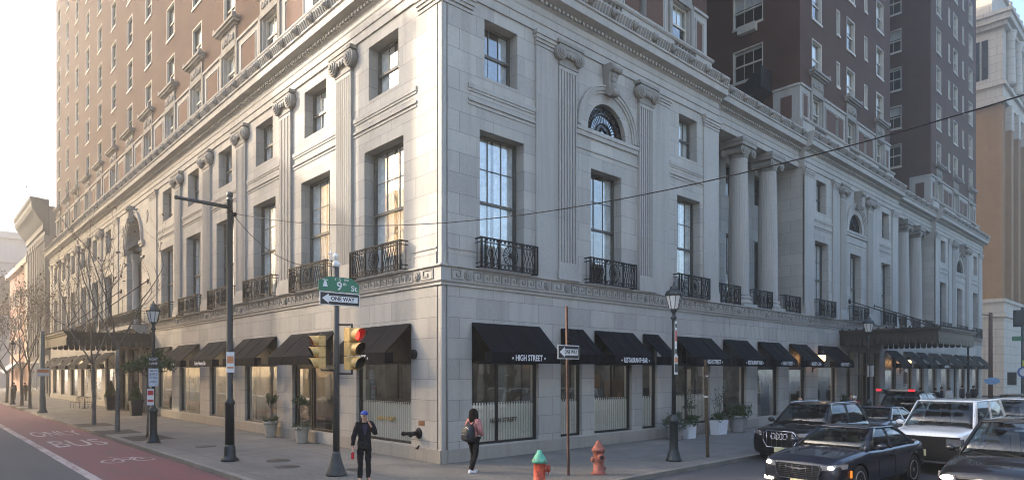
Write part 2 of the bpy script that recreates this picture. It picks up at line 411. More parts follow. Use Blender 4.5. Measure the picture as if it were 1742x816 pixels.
# dentils, lion heads and joints of the cornice
dn = MB()
def runs(): 
    yield FL, .3, LLEN, 0.
    for i in range(3): yield FR, max(.3, PAV[i]), PAV[i]+PW, 0.
    for i in range(2): yield FR, PAV[i]+PW+.1, PAV[i+1]-.1, -.32
for F, a, bb, off in runs():
    n = int((bb-a)/.21)
    for i in range(n):
        u = a+(i+.5)*(bb-a)/n; dn.box(F, u-.06, u+.06, .1+off, .25+off, 14.99, 15.09)
dn.build('dentil_row', M['trim'], hotel, recalc=False)
lions = []; acan = MB()
for F, a, bb, off in runs():
    n = max(2, int((bb-a)/1.24))
    for i in range(n):
        u = a+(i+.5)*(bb-a)/n; x,y,z = F(u, .62+off, 15.72)
        lions.append(((x,y,z), RL if F is FL else 0.))
    n2 = int((bb-a)/.16)
    for i in range(n2):
        u = a+(i+.5)*(bb-a)/n2
        acan.loft([[F(u-.05,.515+off,15.58),F(u+.05,.515+off,15.58),F(u+.05,.63+off,15.84),F(u-.05,.63+off,15.84)],[F(u-.02,.545+off,15.58),F(u+.02,.545+off,15.58),F(u+.02,.665+off,15.84),F(u-.02,.665+off,15.84)]])
ln = MB(); ln.ball((0,0,0), .13, 8, 6, sc=(1,1,1.2)); ln.ball((0,-.12,-.05), .07, 7, 5)
for q in (-1,1): ln.box(ID, q*.11-.03, q*.11+.03, -.10, .06, .02, .16)
lnme = ln.mesh('lion_head', [M['carved']])
for p_, rz_ in sorted([l for l in lions if seen(*l[0], 10)], key=lambda l: (Vector(l[0])-CAM).length)[:98]: link('lion_head', lnme, hotel, None, p_, rz_)
acan.build('leaf_moulding', M['carved'], hotel, recalc=False)
# ---- pilasters, antae and capitals
def pilaster_mesh(w, z0, z1, d, nf):
    p = MB()
    p.box(ID, -w/2-.12, w/2+.12, 0, d+.09, 5.88, 6.18); p.box(ID, -w/2-.09, w/2+.09, 0, d+.07, 6.18, 6.26); p.box(ID, -w/2-.05, w/2+.05, 0, d+.05, 6.26, 6.38)
    p.box(ID, -w/2, w/2, 0, d-.05, z0, z1)
    bw = w/(nf*1.9+.9)*.9; gap = (w-bw)/nf
    for i in range(nf+1):
        u = -w/2+i*gap; p.box(ID, u, u+bw, d-.06, d, z0, z1)
    p.box(ID, -w/2+.002, w/2-.002, d-.06, d-.001, z1-.14, z1); p.box(ID, -w/2+.002, w/2-.002, d-.06, d-.001, z0, z0+.12)
    return p
def capital_mesh(w, z, d, cw):
    c = MB(); R_ = cw*.18
    c.box(ID, -w/2, w/2, 0, d, z, z+.30); 
    c.box(ID, -w/2-.03, w/2+.03, 0, d+.03, z, z+.05)
    c.box(ID, -cw/2+.04, cw/2-.04, 0, d+.12, z+.30, z+.55)
    for q in (-1, 1):
        cu = q*(cw/2-R_*.85); cz = z+.40
        for rr, d1 in ((1.0,.16),(.80,.20),(.56,.24),(.3,.28)):
            c.lathe((cu, 0, cz), [(R_*rr, -(d+d1-.03)), (R_*rr, 0.0 if rr == 1 else -d-.05)], 18, axis='y')
    for i in range(5):
        u = (i-2)*w/5.2; c.ball((u, -(d+.12), z+.36), .075, 8, 6, sc=(.8,.8,1.15))
    c.box(ID, -cw/2+.1, cw/2-.1, 0, d+.14, z+.55, z+.66); c.box(ID, -cw/2+.02, cw/2-.02, 0, d+.17, z+.68, z+.80)
    return c
pm = {}
def pilaster(F, u, w, cw, d=.12, nf=7, rz=0.):
    key = (round(w,2), round(cw,2))
    if key not in pm:
        pm[key] = (pilaster_mesh(w, 6.38, 13.28, d, nf).mesh('pilaster', [M['trim']]), capital_mesh(w, 13.27, d, cw).mesh('capital', [M['carved']]))
    o = link('pilaster', pm[key][0], hotel, None, F(u,0,0), rz); link('capital', pm[key][1], o)
for u in L_PIL: pilaster(FL, u, 1.08, 1.66, rz=RL)
for u0 in PAV:
    pilaster(FR, u0+5.41, .92, 1.36, nf=6); pilaster(FR, u0+10.02, .92, 1.36, nf=6)
def anta(F, u0, u1, d=.07, foot=True):
    a = MB(); a.box(F, u0, u1, -.05, d, 5.88, 14.1)
    if foot: a.box(F, u0-.03, u1+.03, -.04, d+.05, 5.88, 6.25); a.box(F, u0-.015, u1+.015, -.04, d+.03, 6.25, 6.38)
    for z0, z1, dd in ((13.62,13.70,.03),(13.74,13.84,.05),(13.84,13.96,.09),(13.96,14.085,.13)): a.box(F, u0-dd*.8, u1+dd*.8, -.04, d+dd, z0, z1)
    a.build('anta', M['trim'], hotel)
for a, b_ in ((29.55,31.0),(2*LC-31.0,2*LC-29.55),(LLEN-1.2,LLEN)): anta(FL, a, b_)
for i, u0 in enumerate(PAV):
    anta(FR, u0+3.88, u0+4.92); anta(FR, u0+10.55, u0+11.7); anta(FR, u0+14.4, u0+PW)
    if i: anta(FR, u0, u0+1.15)
cm = MB()          # cap mouldings of the corner
for F in (FL, FR):
    for z0, z1, dd in ((13.62,13.70,.03),(13.74,13.84,.06),(13.84,13.96,.10),(13.96,14.075,.14)): cm.box(F, .23-.22, 1.15+dd*.5, -.02, dd, z0, z1)
cm.build('corner_cap', M['trim'], hotel)
# ---- arches, keystones, fan windows
fanf = MB(); fanp = MB()
r = 1.12
for q in range(19):
    pass
def arc(c, z, rr, n=20, a0=0, a1=pi): return [(c-rr*cos(a0+(a1-a0)*q/n), z+rr*sin(a0+(a1-a0)*q/n)) for q in range(n+1)]
fanp.plate(ID, arc(0,0,1.11), 0, .01)
for rr in (.22,.45,.78,1.06):
    o_, i_ = arc(0,0,rr+.022), arc(0,0,rr-.022)
    for q in range(20): fanf.loft([[ID(*(p[0],dd,p[1])) for p in (o_[q],o_[q+1],i_[q+1],i_[q])] for dd in (.01,.06)])
for q in range(1,18):
    a = pi*q/18; ca, sa = cos(a), sin(a); fanf.tube([ID(-.2*ca,.035,.2*sa), ID(-1.1*ca,.035,1.1*sa)], .016, 4)
for q in range(18):
    a = pi*(q+.5)/18; fanf.tube([ID(-(.92+.10*cos(t*pi/3))*cos(a)+.06*sin(t*pi/3)*sin(a),.035,(.92+.10*cos(t*pi/3))*sin(a)+.06*sin(t*pi/3)*cos(a)) for t in range(7)], .011, 3)
fanf.box(ID, -1.12, 1.12, .0, .08, -.02, .05)
fanfm, fanpm = fanf.mesh('fan_window', [M['iron']]), fanp.mesh('pane', [M['glass']])
archm = MB()
for ri, ro, d in ((1.50,1.60,.05),(1.60,1.72,.09),(1.72,1.78,.13)):
    o_, i_ = arc(0,11.55,ro), arc(0,11.55,ri)
    for q in range(20): archm.loft([[ID(p[0],dd,p[1]) for p in (o_[q],o_[q+1],i_[q+1],i_[q])] for dd in (-.02,d)])
archme = archm.mesh('arch_moulding', [M['trim']])
ks = MB(); ks.loft([[ID(-.20,-.02,13.0),ID(.20,-.02,13.0),ID(.20,.30,13.0),ID(-.20,.30,13.0)],[ID(-.24,-.02,13.5),ID(.24,-.02,13.5),ID(.24,.26,13.5),ID(-.24,.26,13.5)],[ID(-.31,-.02,14.05),ID(.31,-.02,14.05),ID(.31,.40,14.05),ID(-.31,.40,14.05)]])
ks.lathe(ID(0,.30,13.05), [(.16,-.2),(.16,.2)], 12, axis='x'); ks.lathe(ID(0,.38,13.9), [(.13,-.3),(.13,.3)], 12, axis='x')
for zz in (13.3,13.5,13.7): ks.ball(ID(0,.3,zz), .12, 8, 6, sc=(1.3,.7,1))
ksme = ks.mesh('keystone', [M['carved']])
for u0 in PAV:
    f = link('fan_window', fanfm, hotel, None, FR(u0+7.7,-.22,11.56)); link('pane', fanpm, f)
    link('arch_moulding', archme, hotel, None, FR(u0+7.7,0,0)); link('keystone', ksme, hotel, None, FR(u0+7.7,0,0))
# entrance arch on the main street
am = MB()
for ri, ro, d in ((2.0,2.12,.06),(2.12,2.32,.12),(2.32,2.42,.17)):
    o_, i_ = arc(LC,11.4,ro), arc(LC,11.4,ri)
    for q in range(20): am.loft([[FL(p[0],dd,p[1]) for p in (o_[q],o_[q+1],i_[q+1],i_[q])] for dd in (-.02,d)])
for q in (-1,1):
    a, b_ = sorted((LC+q*2.0, LC+q*2.75))
    am.box(FL, a, b_, -.02, .14, 11.05, 11.2); am.box(FL, a-.05, b_+.05, -.02, .2, 11.2, 11.4); am.box(FL, a, b_, -.02, .1, 10.3, 10.42)
    am.box(FL, min(LC+q*2.0,LC+q*1.5), max(LC+q*2.0,LC+q*1.5), -1.25, -.25, 10.6, 11.1)
    am.lathe(FL(LC+q*1.7,-.5,5.9), [(.30,0),(.30,.25),(.24,.3),(.22,4.4),(.27,4.6),(.3,4.7)], 14)
    for z in (12.9,):
        for rr, dd in ((.42,.05),(.36,.03),(.3,.07)): am.lathe(FL(LC+q*3.25,0,z), [(rr,0),(rr,-dd)], 20, axis='x')
am.build('arch_moulding', M['trim'], hotel)
link('keystone', ksme, hotel, None, FL(LC,0,.02), RL)
gl = MB(); gl.box(FL, LC-2.0, LC+2.0, -1.25, -1.2, 5.9, 13.35); gw = gl.build('entrance_window', M['iron'], hotel)
gl2 = MB(); gl2.quad(*[FL(u,-1.18,z) for u,z in ((LC-1.9,6),(LC+1.9,6),(LC+1.9,13.3),(LC-1.9,13.3))]); gl2.build('pane', M['glass'], gw)
gm = MB()
for u in (-1.2,-.4,.4,1.2): gm.box(FL, LC+u-.03, LC+u+.03, -1.18, -1.1, 6, 13.2)
for z in (7.2,8.4,9.6,10.6,11.4,12.3): gm.box(FL, LC-1.95, LC+1.95, -1.18, -1.12, z-.03, z+.03)
gm.build('glazing_bar', M['bronze'], gw)
# ---- fluted columns of the loggias
cl = MB(); NF = 24
def flute(a, h): return 1 - .055*(0.5+0.5*cos(a*NF)) if .5 < h < 7.1 else 1
cl.box(ID, -.66, .66, -.66, .66, 5.88, 6.02)
cl.lathe((0,0,0), [(.64,6.02),(.66,6.1),(.62,6.18),(.55,6.2),(.55,6.26),(.6,6.32),(.57,6.4),(.52,6.42)], 32)
cl.lathe((0,0,6.0), [(.51,.42),(.505,.52),(.50,2.5),(.47,5),(.43,7.05),(.43,7.2)], 96, rad_fn=flute)
colme = cl.mesh('column', [M['trim']])
cc = MB()
cc.lathe((0,0,0), [(.44,13.2),(.46,13.26),(.47,13.4),(.55,13.52),(.55,13.56)], 28)
for qx in (-1,1):
    for dd, n_ in ((.5,.16),):
        cc.lathe((qx*.52, 0, 13.5), [(.24,-.53),(.2,-.56),(.2,-.5),(.13,-.3),(.13,.3),(.2,.5),(.24,.53)], 18, axis='y')
        cc.lathe((qx*.52, 0, 13.5), [(.13,-.60),(.13,-.5)], 14, axis='y'); cc.lathe((qx*.52, 0, 13.5), [(.06,-.63),(.06,-.5)], 10, axis='y')
cc.box(ID, -.52, .52, -.5, .5, 13.52, 13.72); cc.box(ID, -.7, .7, -.6, .6, 13.72, 13.9); cc.box(ID, -.74, .74, -.62, .62, 13.9, 14.07)
capme = cc.mesh('capital', [M['carved']])
for i in (0, 1):
    m_ = (PAV[i]+PW+PAV[i+1])/2
    for q in (-1.55, 1.55):
        o = link('column', colme, hotel, None, (m_+q, .6, 0)); link('capital', capme, o)
# ---- windows: one mesh of each kind, then a part per opening
def sash_mesh(w, h, cols, rows_u, rows_l, split=.5, fr=.07, bar=.028):
    m = MB()
    m.box(ID, -w/2, -w/2+fr, -.05, .06, 0, h); m.box(ID, w/2-fr, w/2, -.05, .06, 0, h); m.box(ID, -w/2+fr, w/2-fr, -.05, .06, h-fr, h); m.box(ID, -w/2+fr, w/2-fr, -.05, .06, 0, fr*1.3)
    ms = h*split
    m.box(ID, -w/2+fr, w/2-fr, -.03, .05, ms-.045, ms+.045)
    iw = w-2*fr
    for c in range(1, cols):
        u = -iw/2+iw*c/cols
        m.box(ID, u-bar/2, u+bar/2, .0, .03, ms+.045, h-fr); m.box(ID, u-bar/2, u+bar/2, -.02, .01, fr*1.3, ms-.045)
    for r_ in range(1, rows_u):
        z = ms+(h-ms)*r_/rows_u; m.box(ID, -iw/2, iw/2, .002, .028, z-bar/2, z+bar/2)
    for r_ in range(1, rows_l):
        z = ms*r_/rows_l; m.box(ID, -iw/2, iw/2, -.018, .008, z-bar/2, z+bar/2)
    return m
def pane_mesh(w, h, d=.005):
    m = MB(); m.quad(*[ID(u,d,z) for u,z in ((-w/2,0),(w/2,0),(w/2,h),(-w/2,h))]); return m
def curtain_mesh(w, h, gap, seed):
    """two sheer curtains in folds, drawn back from the middle"""
    m = MB(); rr = random.Random(seed)
    for q in (-1, 1):
        n = 26; top = []; bot = []
        for i in range(n+1):
            t = i/n; u = q*(w/2-(w/2-gap)*t); d = -.10+.045*sin(t*34+rr.random()*.5)
            top.append(ID(u,d,h)); bot.append(ID(q*(w/2-(w/2-gap*1.25)*t),d,0))
        m.loft([bot, top], caps=False, closed=False, sm=True)
    return m
wm = {}
def window(kind, F, u, z, rz, w, h, spec, mat, depth, cover=None, trim=None):
    key = (kind, round(w,2), round(h,2))
    if key not in wm:
        wm[key] = (sash_mesh(w, h, *spec).mesh(kind, [M[mat]]), pane_mesh(w, h).mesh('pane', [M['glass']], False))
    o = link(kind, wm[key][0], hotel, None, F(u,-depth,z), rz); link('pane', wm[key][1], o)
    if cover:
        ck = (cover, key)
        if ck not in wm:
            if cover[0] == 'curtain': wm[ck] = curtain_mesh(w-.1, h-.05, cover[1], cover[2]).mesh('curtain', [M['curtain']])
            else:
                b = MB(); f = cover[1]; b.quad(*[ID(a,-.10,c) for a,c in ((-w/2+.05,h*(1-f)),(w/2-.05,h*(1-f)),(w/2-.05,h-.05),(-w/2+.05,h-.05))]); wm[ck] = b.mesh('roller_blind', [M['blind']])
        link('curtain' if cover[0] == 'curtain' else 'roller_blind', wm[ck], o)
    if trim:
        if (trim, key) not in wm:
            t = MB(); a = .1
            pr_ = depth+AT if depth > .3 else depth; t.box(ID, -w/2-.02, w/2+.02, .0, pr_+.06, -.14, -.01)                     # stone sill
            t.box(ID, -w/2, -w/2+a*.6, .062, pr_+.012, 0, h); t.box(ID, w/2-a*.6, w/2, .062, pr_+.012, 0, h); t.box(ID, -w/2+a*.6, w/2-a*.6, .062, pr_+.012, h-a*.6, h)
            wm[(trim, key)] = t.mesh('window_surround', [M['palesash']])
        link('window_surround', wm[(trim, key)], o)
    return o
wr = random.Random(3)
def covers(): return ('curtain', wr.choice((.04,.10,.32,.06)), wr.randint(1,3))
for b in L_BAYS:
    window('tall_window', FL, b, 5.95, RL, 2.4, 4.25, (3,2,2,.5), 'sash', .42, covers())
    window('square_window', FL, b, 11.9, RL, 1.82, 1.8, (3,1,1), 'sash', .42, covers())
for u0 in PAV:
    po = pav_open(u0)
    for a, b_, z0, z1 in po['tall']: window('tall_window', FR, (a+b_)/2, z0, 0, b_-a, z1-z0, (3,2,2,.5), 'sash', .42, covers())
    for a, b_, z0, z1 in po['sq']: window('square_window', FR, (a+b_)/2, z0, 0, b_-a, z1-z0, (3,1,1), 'sash', .42, covers())
for i in (0, 1):
    m_ = (PAV[i]+PW+PAV[i+1])/2
    for o_ in (-3.1,0,3.1):
        window('tall_window', FR, m_+o_, 5.95, 0, 1.24, 3.95, (2,2,2,.5), 'sash', 2.1); window('square_window', FR, m_+o_, 11.9, 0, 1.24, 1.65, (2,1,1), 'sash', 2.1)
# ---- iron balcony railings
def railing_mesh(w, dep=.3, h=.93):
    m = MB(); z0, z1 = .04, h
    F = lambda u,d,z: ID(u, d, z)
    def bar(a, b, r=.014): m.tube([a, b], r, 4, caps=False)
    def flat(u0,u1,za,zb,d=dep,t=.02): m.box(F, u0, u1, d-t, d+t, za, zb)
    for z, hh in ((z1,.03),(z1-.13,.018),(z0+.13,.018),(z0,.025)):
        flat(-w/2, w/2, z-hh, z+hh*.4)
        for q in (-1,1): m.box(F, q*w/2-.016, q*w/2+.016, 0, dep-.02, z-hh, z+hh*.4)
    cw = min(.40*w/2.4*1.25, .52); px = [-w/2, -cw, cw, w/2]
    for u in px + [-w/2+.14, w/2-.14]: flat(u-.02, u+.02, 0, z1+.02, t=.022)
    for a, b in ((-w/2+.14,-cw),(cw,w/2-.14)):
        n = max(2, round((b-a)/.15)); s = (b-a)/n
        for i in range(n):
            c = a+s*(i+.5)
            za, zb = z0+.14, z1-.14; zm = (za+zb)/2
            for q in (-1,1): m.tube([F(c-q*s*.1,dep,za), F(c+q*s*.45,dep,zm), F(c-q*s*.1,dep,zb)], .0135, 4, caps=False)
            for zz in ((z0+z0+.13)/2, z1-.065): m.box(F, c-.03, c+.03, dep-.012, dep+.012, zz-.03, zz+.03)
    zc = (z0+z1)/2; R_ = min(cw-.03, (z1-z0)/2-.14)
    pts = [F(R_*cos(2*pi*q/24), dep, zc+R_*sin(2*pi*q/24)) for q in range(25)]; m.tube(pts, .016, 4, caps=False)
    for q in range(16):
        a = 2*pi*q/16; rr = R_ if q % 2 else R_*1.15
        m.tube([F(0,dep,zc), F(rr*cos(a),dep,zc+rr*sin(a))], .012, 4, caps=False)
    m.lathe((0,-dep-.03,zc), [(.06,0),(.06,.06)], 10, axis='y')
    for i in range(6):
        u = -cw+2*cw*(i+.5)/6
        for zz in ((z0+z0+.13)/2, z1-.065): m.box(F, u-.03, u+.03, dep-.012, dep+.012, zz-.03, zz+.03)
    for q in (-1,1):
        for i in range(2): bar(F(q*w/2,dep*(i+.5)/2,z0), F(q*w/2,dep*(i+.5)/2,z1))
    return m
rl = {}
def railing(F, u, w, rz, d=.0, z=5.88):
    k_ = round(w,1)
    if k_ not in rl: rl[k_] = railing_mesh(w).mesh('balcony_railing', [M['iron']], recalc=False)
    link('balcony_railing', rl[k_], hotel, None, F(u,d,z), rz)
for b in L_BAYS: railing(FL, b+.1, 3.1, RL)
for u0 in PAV:
    railing(FR, u0+2.5, 2.4, 0); railing(FR, u0+7.75, 2.7, 0); railing(FR, u0+13.28, 2.4, 0)
for i in (0,1):
    m_ = (PAV[i]+PW+PAV[i+1])/2
    for q in (-3.35, 0, 3.35): railing(FR, m_+q, 1.9, 0, -.35)
# ---- attic storey with brick panels, parapet, balusters, pediments
AT = -.4
att_L = [3.3+4.985*i for i in range(14)]; att_L = [a for a in att_L if a < LLEN-1]
att_R = [2.7, 7.95, 13.25]
aw = MB(); bwall = MB(); par = MB()
ped = MB()
for x0 in (0,):
    ped.box(ID, -1.05, 1.05, -.02, .10, 1.75, 1.98); ped.box(ID, -1.1, 1.1, -.02, .05, .0, .12) if False else None
    ped.box(ID, -1.0, 1.0, -.02, .07, 1.98, 2.75); ped.box(ID, -1.15, 1.15, -.02, .16, 2.75, 2.83); ped.box(ID, -1.32, 1.32, -.02, .30, 2.83, 2.93); ped.box(ID, -1.4, 1.4, -.02, .38, 2.93, 3.06)
    for q in (-1,1):
        ped.lathe(ID(q*1.28,.28,3.12), [(.11,-.09),(.11,.09)], 10, axis='y'); ped.box(ID, q*1.05-.13, q*1.05+.13, -.02, .09, -.05, 1.98)
    for i in range(-2,3):
        ped.ball(ID(i*.34,.08,2.36+.10*cos(i*2)), .17, 8, 6, sc=(1,.5,1)); 
        if i < 2: ped.ball(ID(i*.34+.17,.08,2.36-.14), .11, 8, 6, sc=(1,.5,1))
pedme = ped.mesh('attic_pediment', [M['carved']])
ops_attic_L = [(a-.82,a+.82,17.0,18.72) for a in att_L]
def attic(F, u0, u1, wins, w, panels, slit=()):
    ops = [(a-w/2,a+w/2,17.0,18.72) for a in wins]
    wall(aw, F, u0, u1, 15.9, 18.95, AT, ops+[(a-.23,a+.23,17.2,18.4) for a in slit], .3)
    aw.box(F, u0, u1, AT-.05, AT+.09, 18.86, 18.98)
    for a, b_ in panels:
        cut = [s_ for s_ in slit if a < s_ < b_]
        spans = [(a,b_)] if not cut else [(a,cut[0]-.24),(cut[0]+.24,b_)]
        if seen(*F((a+b_)/2, AT, 17.8), 30):
            pan = MB()
            for c_, e_ in spans: pan.box(F, c_, e_, AT-.05, AT+.012, 17.25, 18.45)
            pan.build('brick_panel', M['panelbrick'], hotel)
        for c_, e_, z0, z1 in ((a-.14,b_+.14,18.5,18.58),(a-.14,b_+.14,17.1,17.18),(a-.14,a-.07,17.18,18.5),(b_+.07,b_+.14,17.18,18.5)): aw.box(F, c_, e_, AT-.05, AT+.04, z0, z1)
    # parapet with balusters under the windows
    cuts = [(a-.85,a+.85) for a in wins]; a0 = u0-.15
    for c_, e_ in cuts+[(u1+.05,None)]:
        par.box(F, a0, min(c_, u1+.05), -.42, -.16, 15.9, 16.78)
        if e_ is None: break
        par.box(F, c_, e_, -.42, -.16, 15.9, 16.32)
        n = 7; bal = MB()
        for q in range(n):
            x, y, z = F(c_+(e_-c_)*(q+.5)/n, -.25, 16.32); bal.lathe((x,y,z), [(.05,0),(.05,.06),(.085,.16),(.075,.24),(.04,.36),(.06,.43),(.06,.47)], 8)
        a0 = e_
        if seen(*F((c_+e_)/2, 0, 16.5), 30): bal.build('balustrade', M['carved'], hotel)
    par.prism(F, [(-.45,16.78),(-.12,16.78),(-.06,16.84),(-.06,16.90),(-.45,16.92)], u0-.15, u1+.1)
L_pan = [((a+b_)/2-.78,(a+b_)/2+.78) for a, b_ in zip(att_L, att_L[1:])]
attic(FL, .4, LLEN-.6, att_L, 1.64, L_pan)
for i, u0 in enumerate(PAV):
    sh = [u0+a for a in att_R]
    pn = [(u0+4.05,u0+6.65),(u0+9.3,u0+11.9),(u0+14.55,u0+15.0)]
    if i: pn.append((u0+.85,u0+1.4))
    attic(FR, u0+.4, u0+PW-.25, sh, 1.4, pn, [u0+5.7,u0+10.5])
    attic_w = [(s_,1.4) for s_ in sh]
    for s_ in sh:
        if seen(s_, .4, 18): window('attic_window', FR, s_, 17.0, 0, 1.4, 1.72, (2,1,1), 'palesash', .62, ('blind', wr.choice((.45,.5,.3,.6))))
        o = link('attic_pediment', pedme, hotel, None, FR(s_,AT,17.0)); o.scale = (.8,1,1)
for a in att_L:
    if seen(.4, a, 18): window('attic_window', FL, a, 17.0, RL, 1.64, 1.72, (2,1,1), 'palesash', .62, ('blind', wr.choice((.5,.55,.9,.6))))
    if seen(0, a, 19): link('attic_pediment', pedme, hotel, None, FL(a,AT,17.0), RL)
aw.build('attic_wall', M['trim'], hotel, recalc=False); par.build('parapet', M['trim'], hotel)
# parapet over the loggias
lp = MB()
for i in (0,1):
    lp.box(FR, PAV[i]+PW+.1, PAV[i+1]-.2, -.75, -.5, 15.9, 16.5)
    for q in range(14):
        u = PAV[i]+PW+.5+q*.62; lp.box(FR, u, u+.12, -.5, -.46, 16.0, 16.4)
lp.build('loggia_parapet', M['trim'], hotel)
# ---- brick towers
TOP = 58.
def tower_face(F, u0, u1, d, bays, w, small=(), zmax=TOP, lab=None, trim='stone', z0=18.97):
    ops = []
    k_ = 0; put = []
    while 20.02+3.2*k_+2.1 < zmax:
        z = 20.02+3.2*k_
        for b in bays:
            p = F(b, d, z+1); 
            if seen(*p, 40): ops.append((b-w/2,b+w/2,z,z+2.02)); put.append((b,z,w,2.02))
        for b in small:
            p = F(b, d, z+1)
            if seen(*p, 40): ops.append((b-.27,b+.27,z+.35,z+1.85)); put.append((b,z+.35,.54,1.5))
        k_ += 1
    wall(bwall, F, u0, u1, z0, zmax, d, ops, .22)
    return put
tw_parts = []
putL = tower_face(FL, .4, LLEN-.6, AT, att_L, 1.6)
putR = []
for i, u0 in enumerate(PAV):
    putR += tower_face(FR, u0+.4, u0+PW-.25, AT, [u0+2.7,u0+7.95,u0+13.3], 1.4, [u0+5.9,u0+10.6])
for b, z, w, h in putL: window('tower_window', FL, b, z, RL, w, h, (1,1,1), 'sash', .58, ('blind', wr.choice((.3,.5,.5,.62,.42,.9,.5))), 'pale')
for b, z, w, h in putR: window('tower_window' if w > 1 else 'slit_window', FR, b, z, 0, w, h, (1,1,1), 'palesash', .58, ('blind', wr.choice((.5,.5,.45,.55,.95,.3))), 'pale')
# court walls, facing the near street corner
for i in (1, 2):
    X0 = PAV[i]+.4
    FC = lambda u, d, z, X0=X0: (X0-d, u, z)
    rows = [20.15+3.25*q for q in range(7)]
    ops = [(2.55,4.45,z,z+1.9) for z in rows]
    wall(bwall, FC, .4, 14, 15.9, TOP, 0, ops, .2)
    wall(aw2 := MB(), FC, .395, 1.95, 15.9, 18.95, .012, [], 0); aw2.box(FC, .41, 1.95, .0, .09, 18.84, 18.97)
    aw2.build('court_base', M['trim'], hotel, recalc=False)
    pp = MB(); pp.box(FC, .85, 1.5, .0, .03, 17.1, 18.4); pp.build('brick_panel', M['panelbrick'], hotel)
    for z in rows:
        if seen(X0, 3.5, z+1, 20): 
            o = window('court_window', FC, 3.5, z, RL, 1.9, 1.9, (3,1,1), 'palesash', .15, ('blind', wr.choice((.25,.1,.4,.3))), 'pale')
    if i == 1:
        ac = MB(); ac.box(FC, 2.9, 4.0, 0, .35, 22.85, 23.3); ac.build('air_conditioner', M['palesash'], hotel)
        ac = MB(); ac.loft([[FC(4.1,.3,17.4),FC(4.1,1.5,17.4),FC(4.1,1.5,18.3),FC(4.1,.3,18.3)],[FC(1.9,.3,18.8),FC(1.9,1.6,18.8),FC(1.9,1.6,20.0),FC(1.9,.3,20.0)]]); ac.build('roof_duct', simple('dark_sheet_metal',(.03,.036,.043),.35,.6), hotel)
    # side of the tower seen past the court is closed by the next tower's flank
    wall(bwall, lambda u,d,z,X=PAV[i-1]+PW-.25: (X, u, z), .4, 14, 15.9, TOP, 0, [], 0)
wall(bwall, lambda u,d,z: (RLEN-.25, u, z), .4, 30, 15.9, TOP, 0, [], 0)
wall(bwall, lambda u,d,z: (u, LLEN-.6, z), .4, 30, 15.9, TOP, 0, [], 0)
wall(bwall, lambda u,d,z: (u, 14., z), 15, 50.5, 15.9, TOP, 0, [], 0)
bwall.quad((.4,.4,TOP),(15.4,.4,TOP),(15.4,LLEN-.6,TOP),(.4,LLEN-.6,TOP)); bwall.quad((15.4,14,TOP),(65,14,TOP),(65,30,TOP),(15.4,30,TOP))
for i in (1,2): bwall.quad((PAV[i]+.4,.4,TOP),(PAV[i]+PW-.25,.4,TOP),(PAV[i]+PW-.25,14,TOP),(PAV[i]+.4,14,TOP))
bwall.build('brick_wall', M['brick'], hotel, recalc=False)
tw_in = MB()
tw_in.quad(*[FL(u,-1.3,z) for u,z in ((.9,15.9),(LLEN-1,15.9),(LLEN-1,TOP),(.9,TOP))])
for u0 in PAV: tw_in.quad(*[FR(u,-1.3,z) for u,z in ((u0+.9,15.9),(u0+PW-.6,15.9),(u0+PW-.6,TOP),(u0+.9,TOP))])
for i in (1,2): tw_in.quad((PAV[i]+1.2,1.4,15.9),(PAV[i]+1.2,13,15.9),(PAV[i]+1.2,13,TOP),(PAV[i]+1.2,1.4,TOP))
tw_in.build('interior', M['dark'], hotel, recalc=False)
# ---- shopfronts, awnings with lettering, canopies, lanterns, fittings on the wall
def stripes(name, c1, c2, period):
    m, nt, out = nmat(name); tc = N(nt, 'ShaderNodeTexCoord').outputs['Object']
    s = N(nt, 'ShaderNodeSeparateXYZ'); L(nt, tc, s.inputs[0])
    a = N(nt, 'ShaderNodeMath', _operation='MULTIPLY'); a.inputs[1].default_value = 2*pi/period; L(nt, s.outputs[0], a.inputs[0])
    b = N(nt, 'ShaderNodeMath', _operation='SINE'); L(nt, a.outputs[0], b.inputs[0])
    p = N(nt, 'ShaderNodeBsdfDiffuse'); tr = N(nt, 'ShaderNodeBsdfTranslucent'); cc_ = mixc(nt, ramp(nt, b.outputs[0], .45, .55), c1, c2); L(nt, cc_, p.inputs[0]); L(nt, cc_, tr.inputs[0])
    mx = N(nt, 'ShaderNodeMixShader'); mx.inputs[0].default_value = .5; L(nt, p.outputs[0], mx.inputs[1]); L(nt, tr.outputs[0], mx.inputs[2]); L(nt, mx.outputs[0], out.inputs[0]); return m
M['cafe'] = stripes('striped_cafe_cloth', (.96,.95,.89), (.60,.57,.49), .115)
M['gold'] = simple('gold_lettering', (.42,.28,.06), .4, .3)
M['darkletter'] = simple('dark_lettering', (.05,.045,.03), .6)
M['poster'] = simple('pale_window_print', (.55,.50,.48), .8, nscale=1.1, namt=.45)
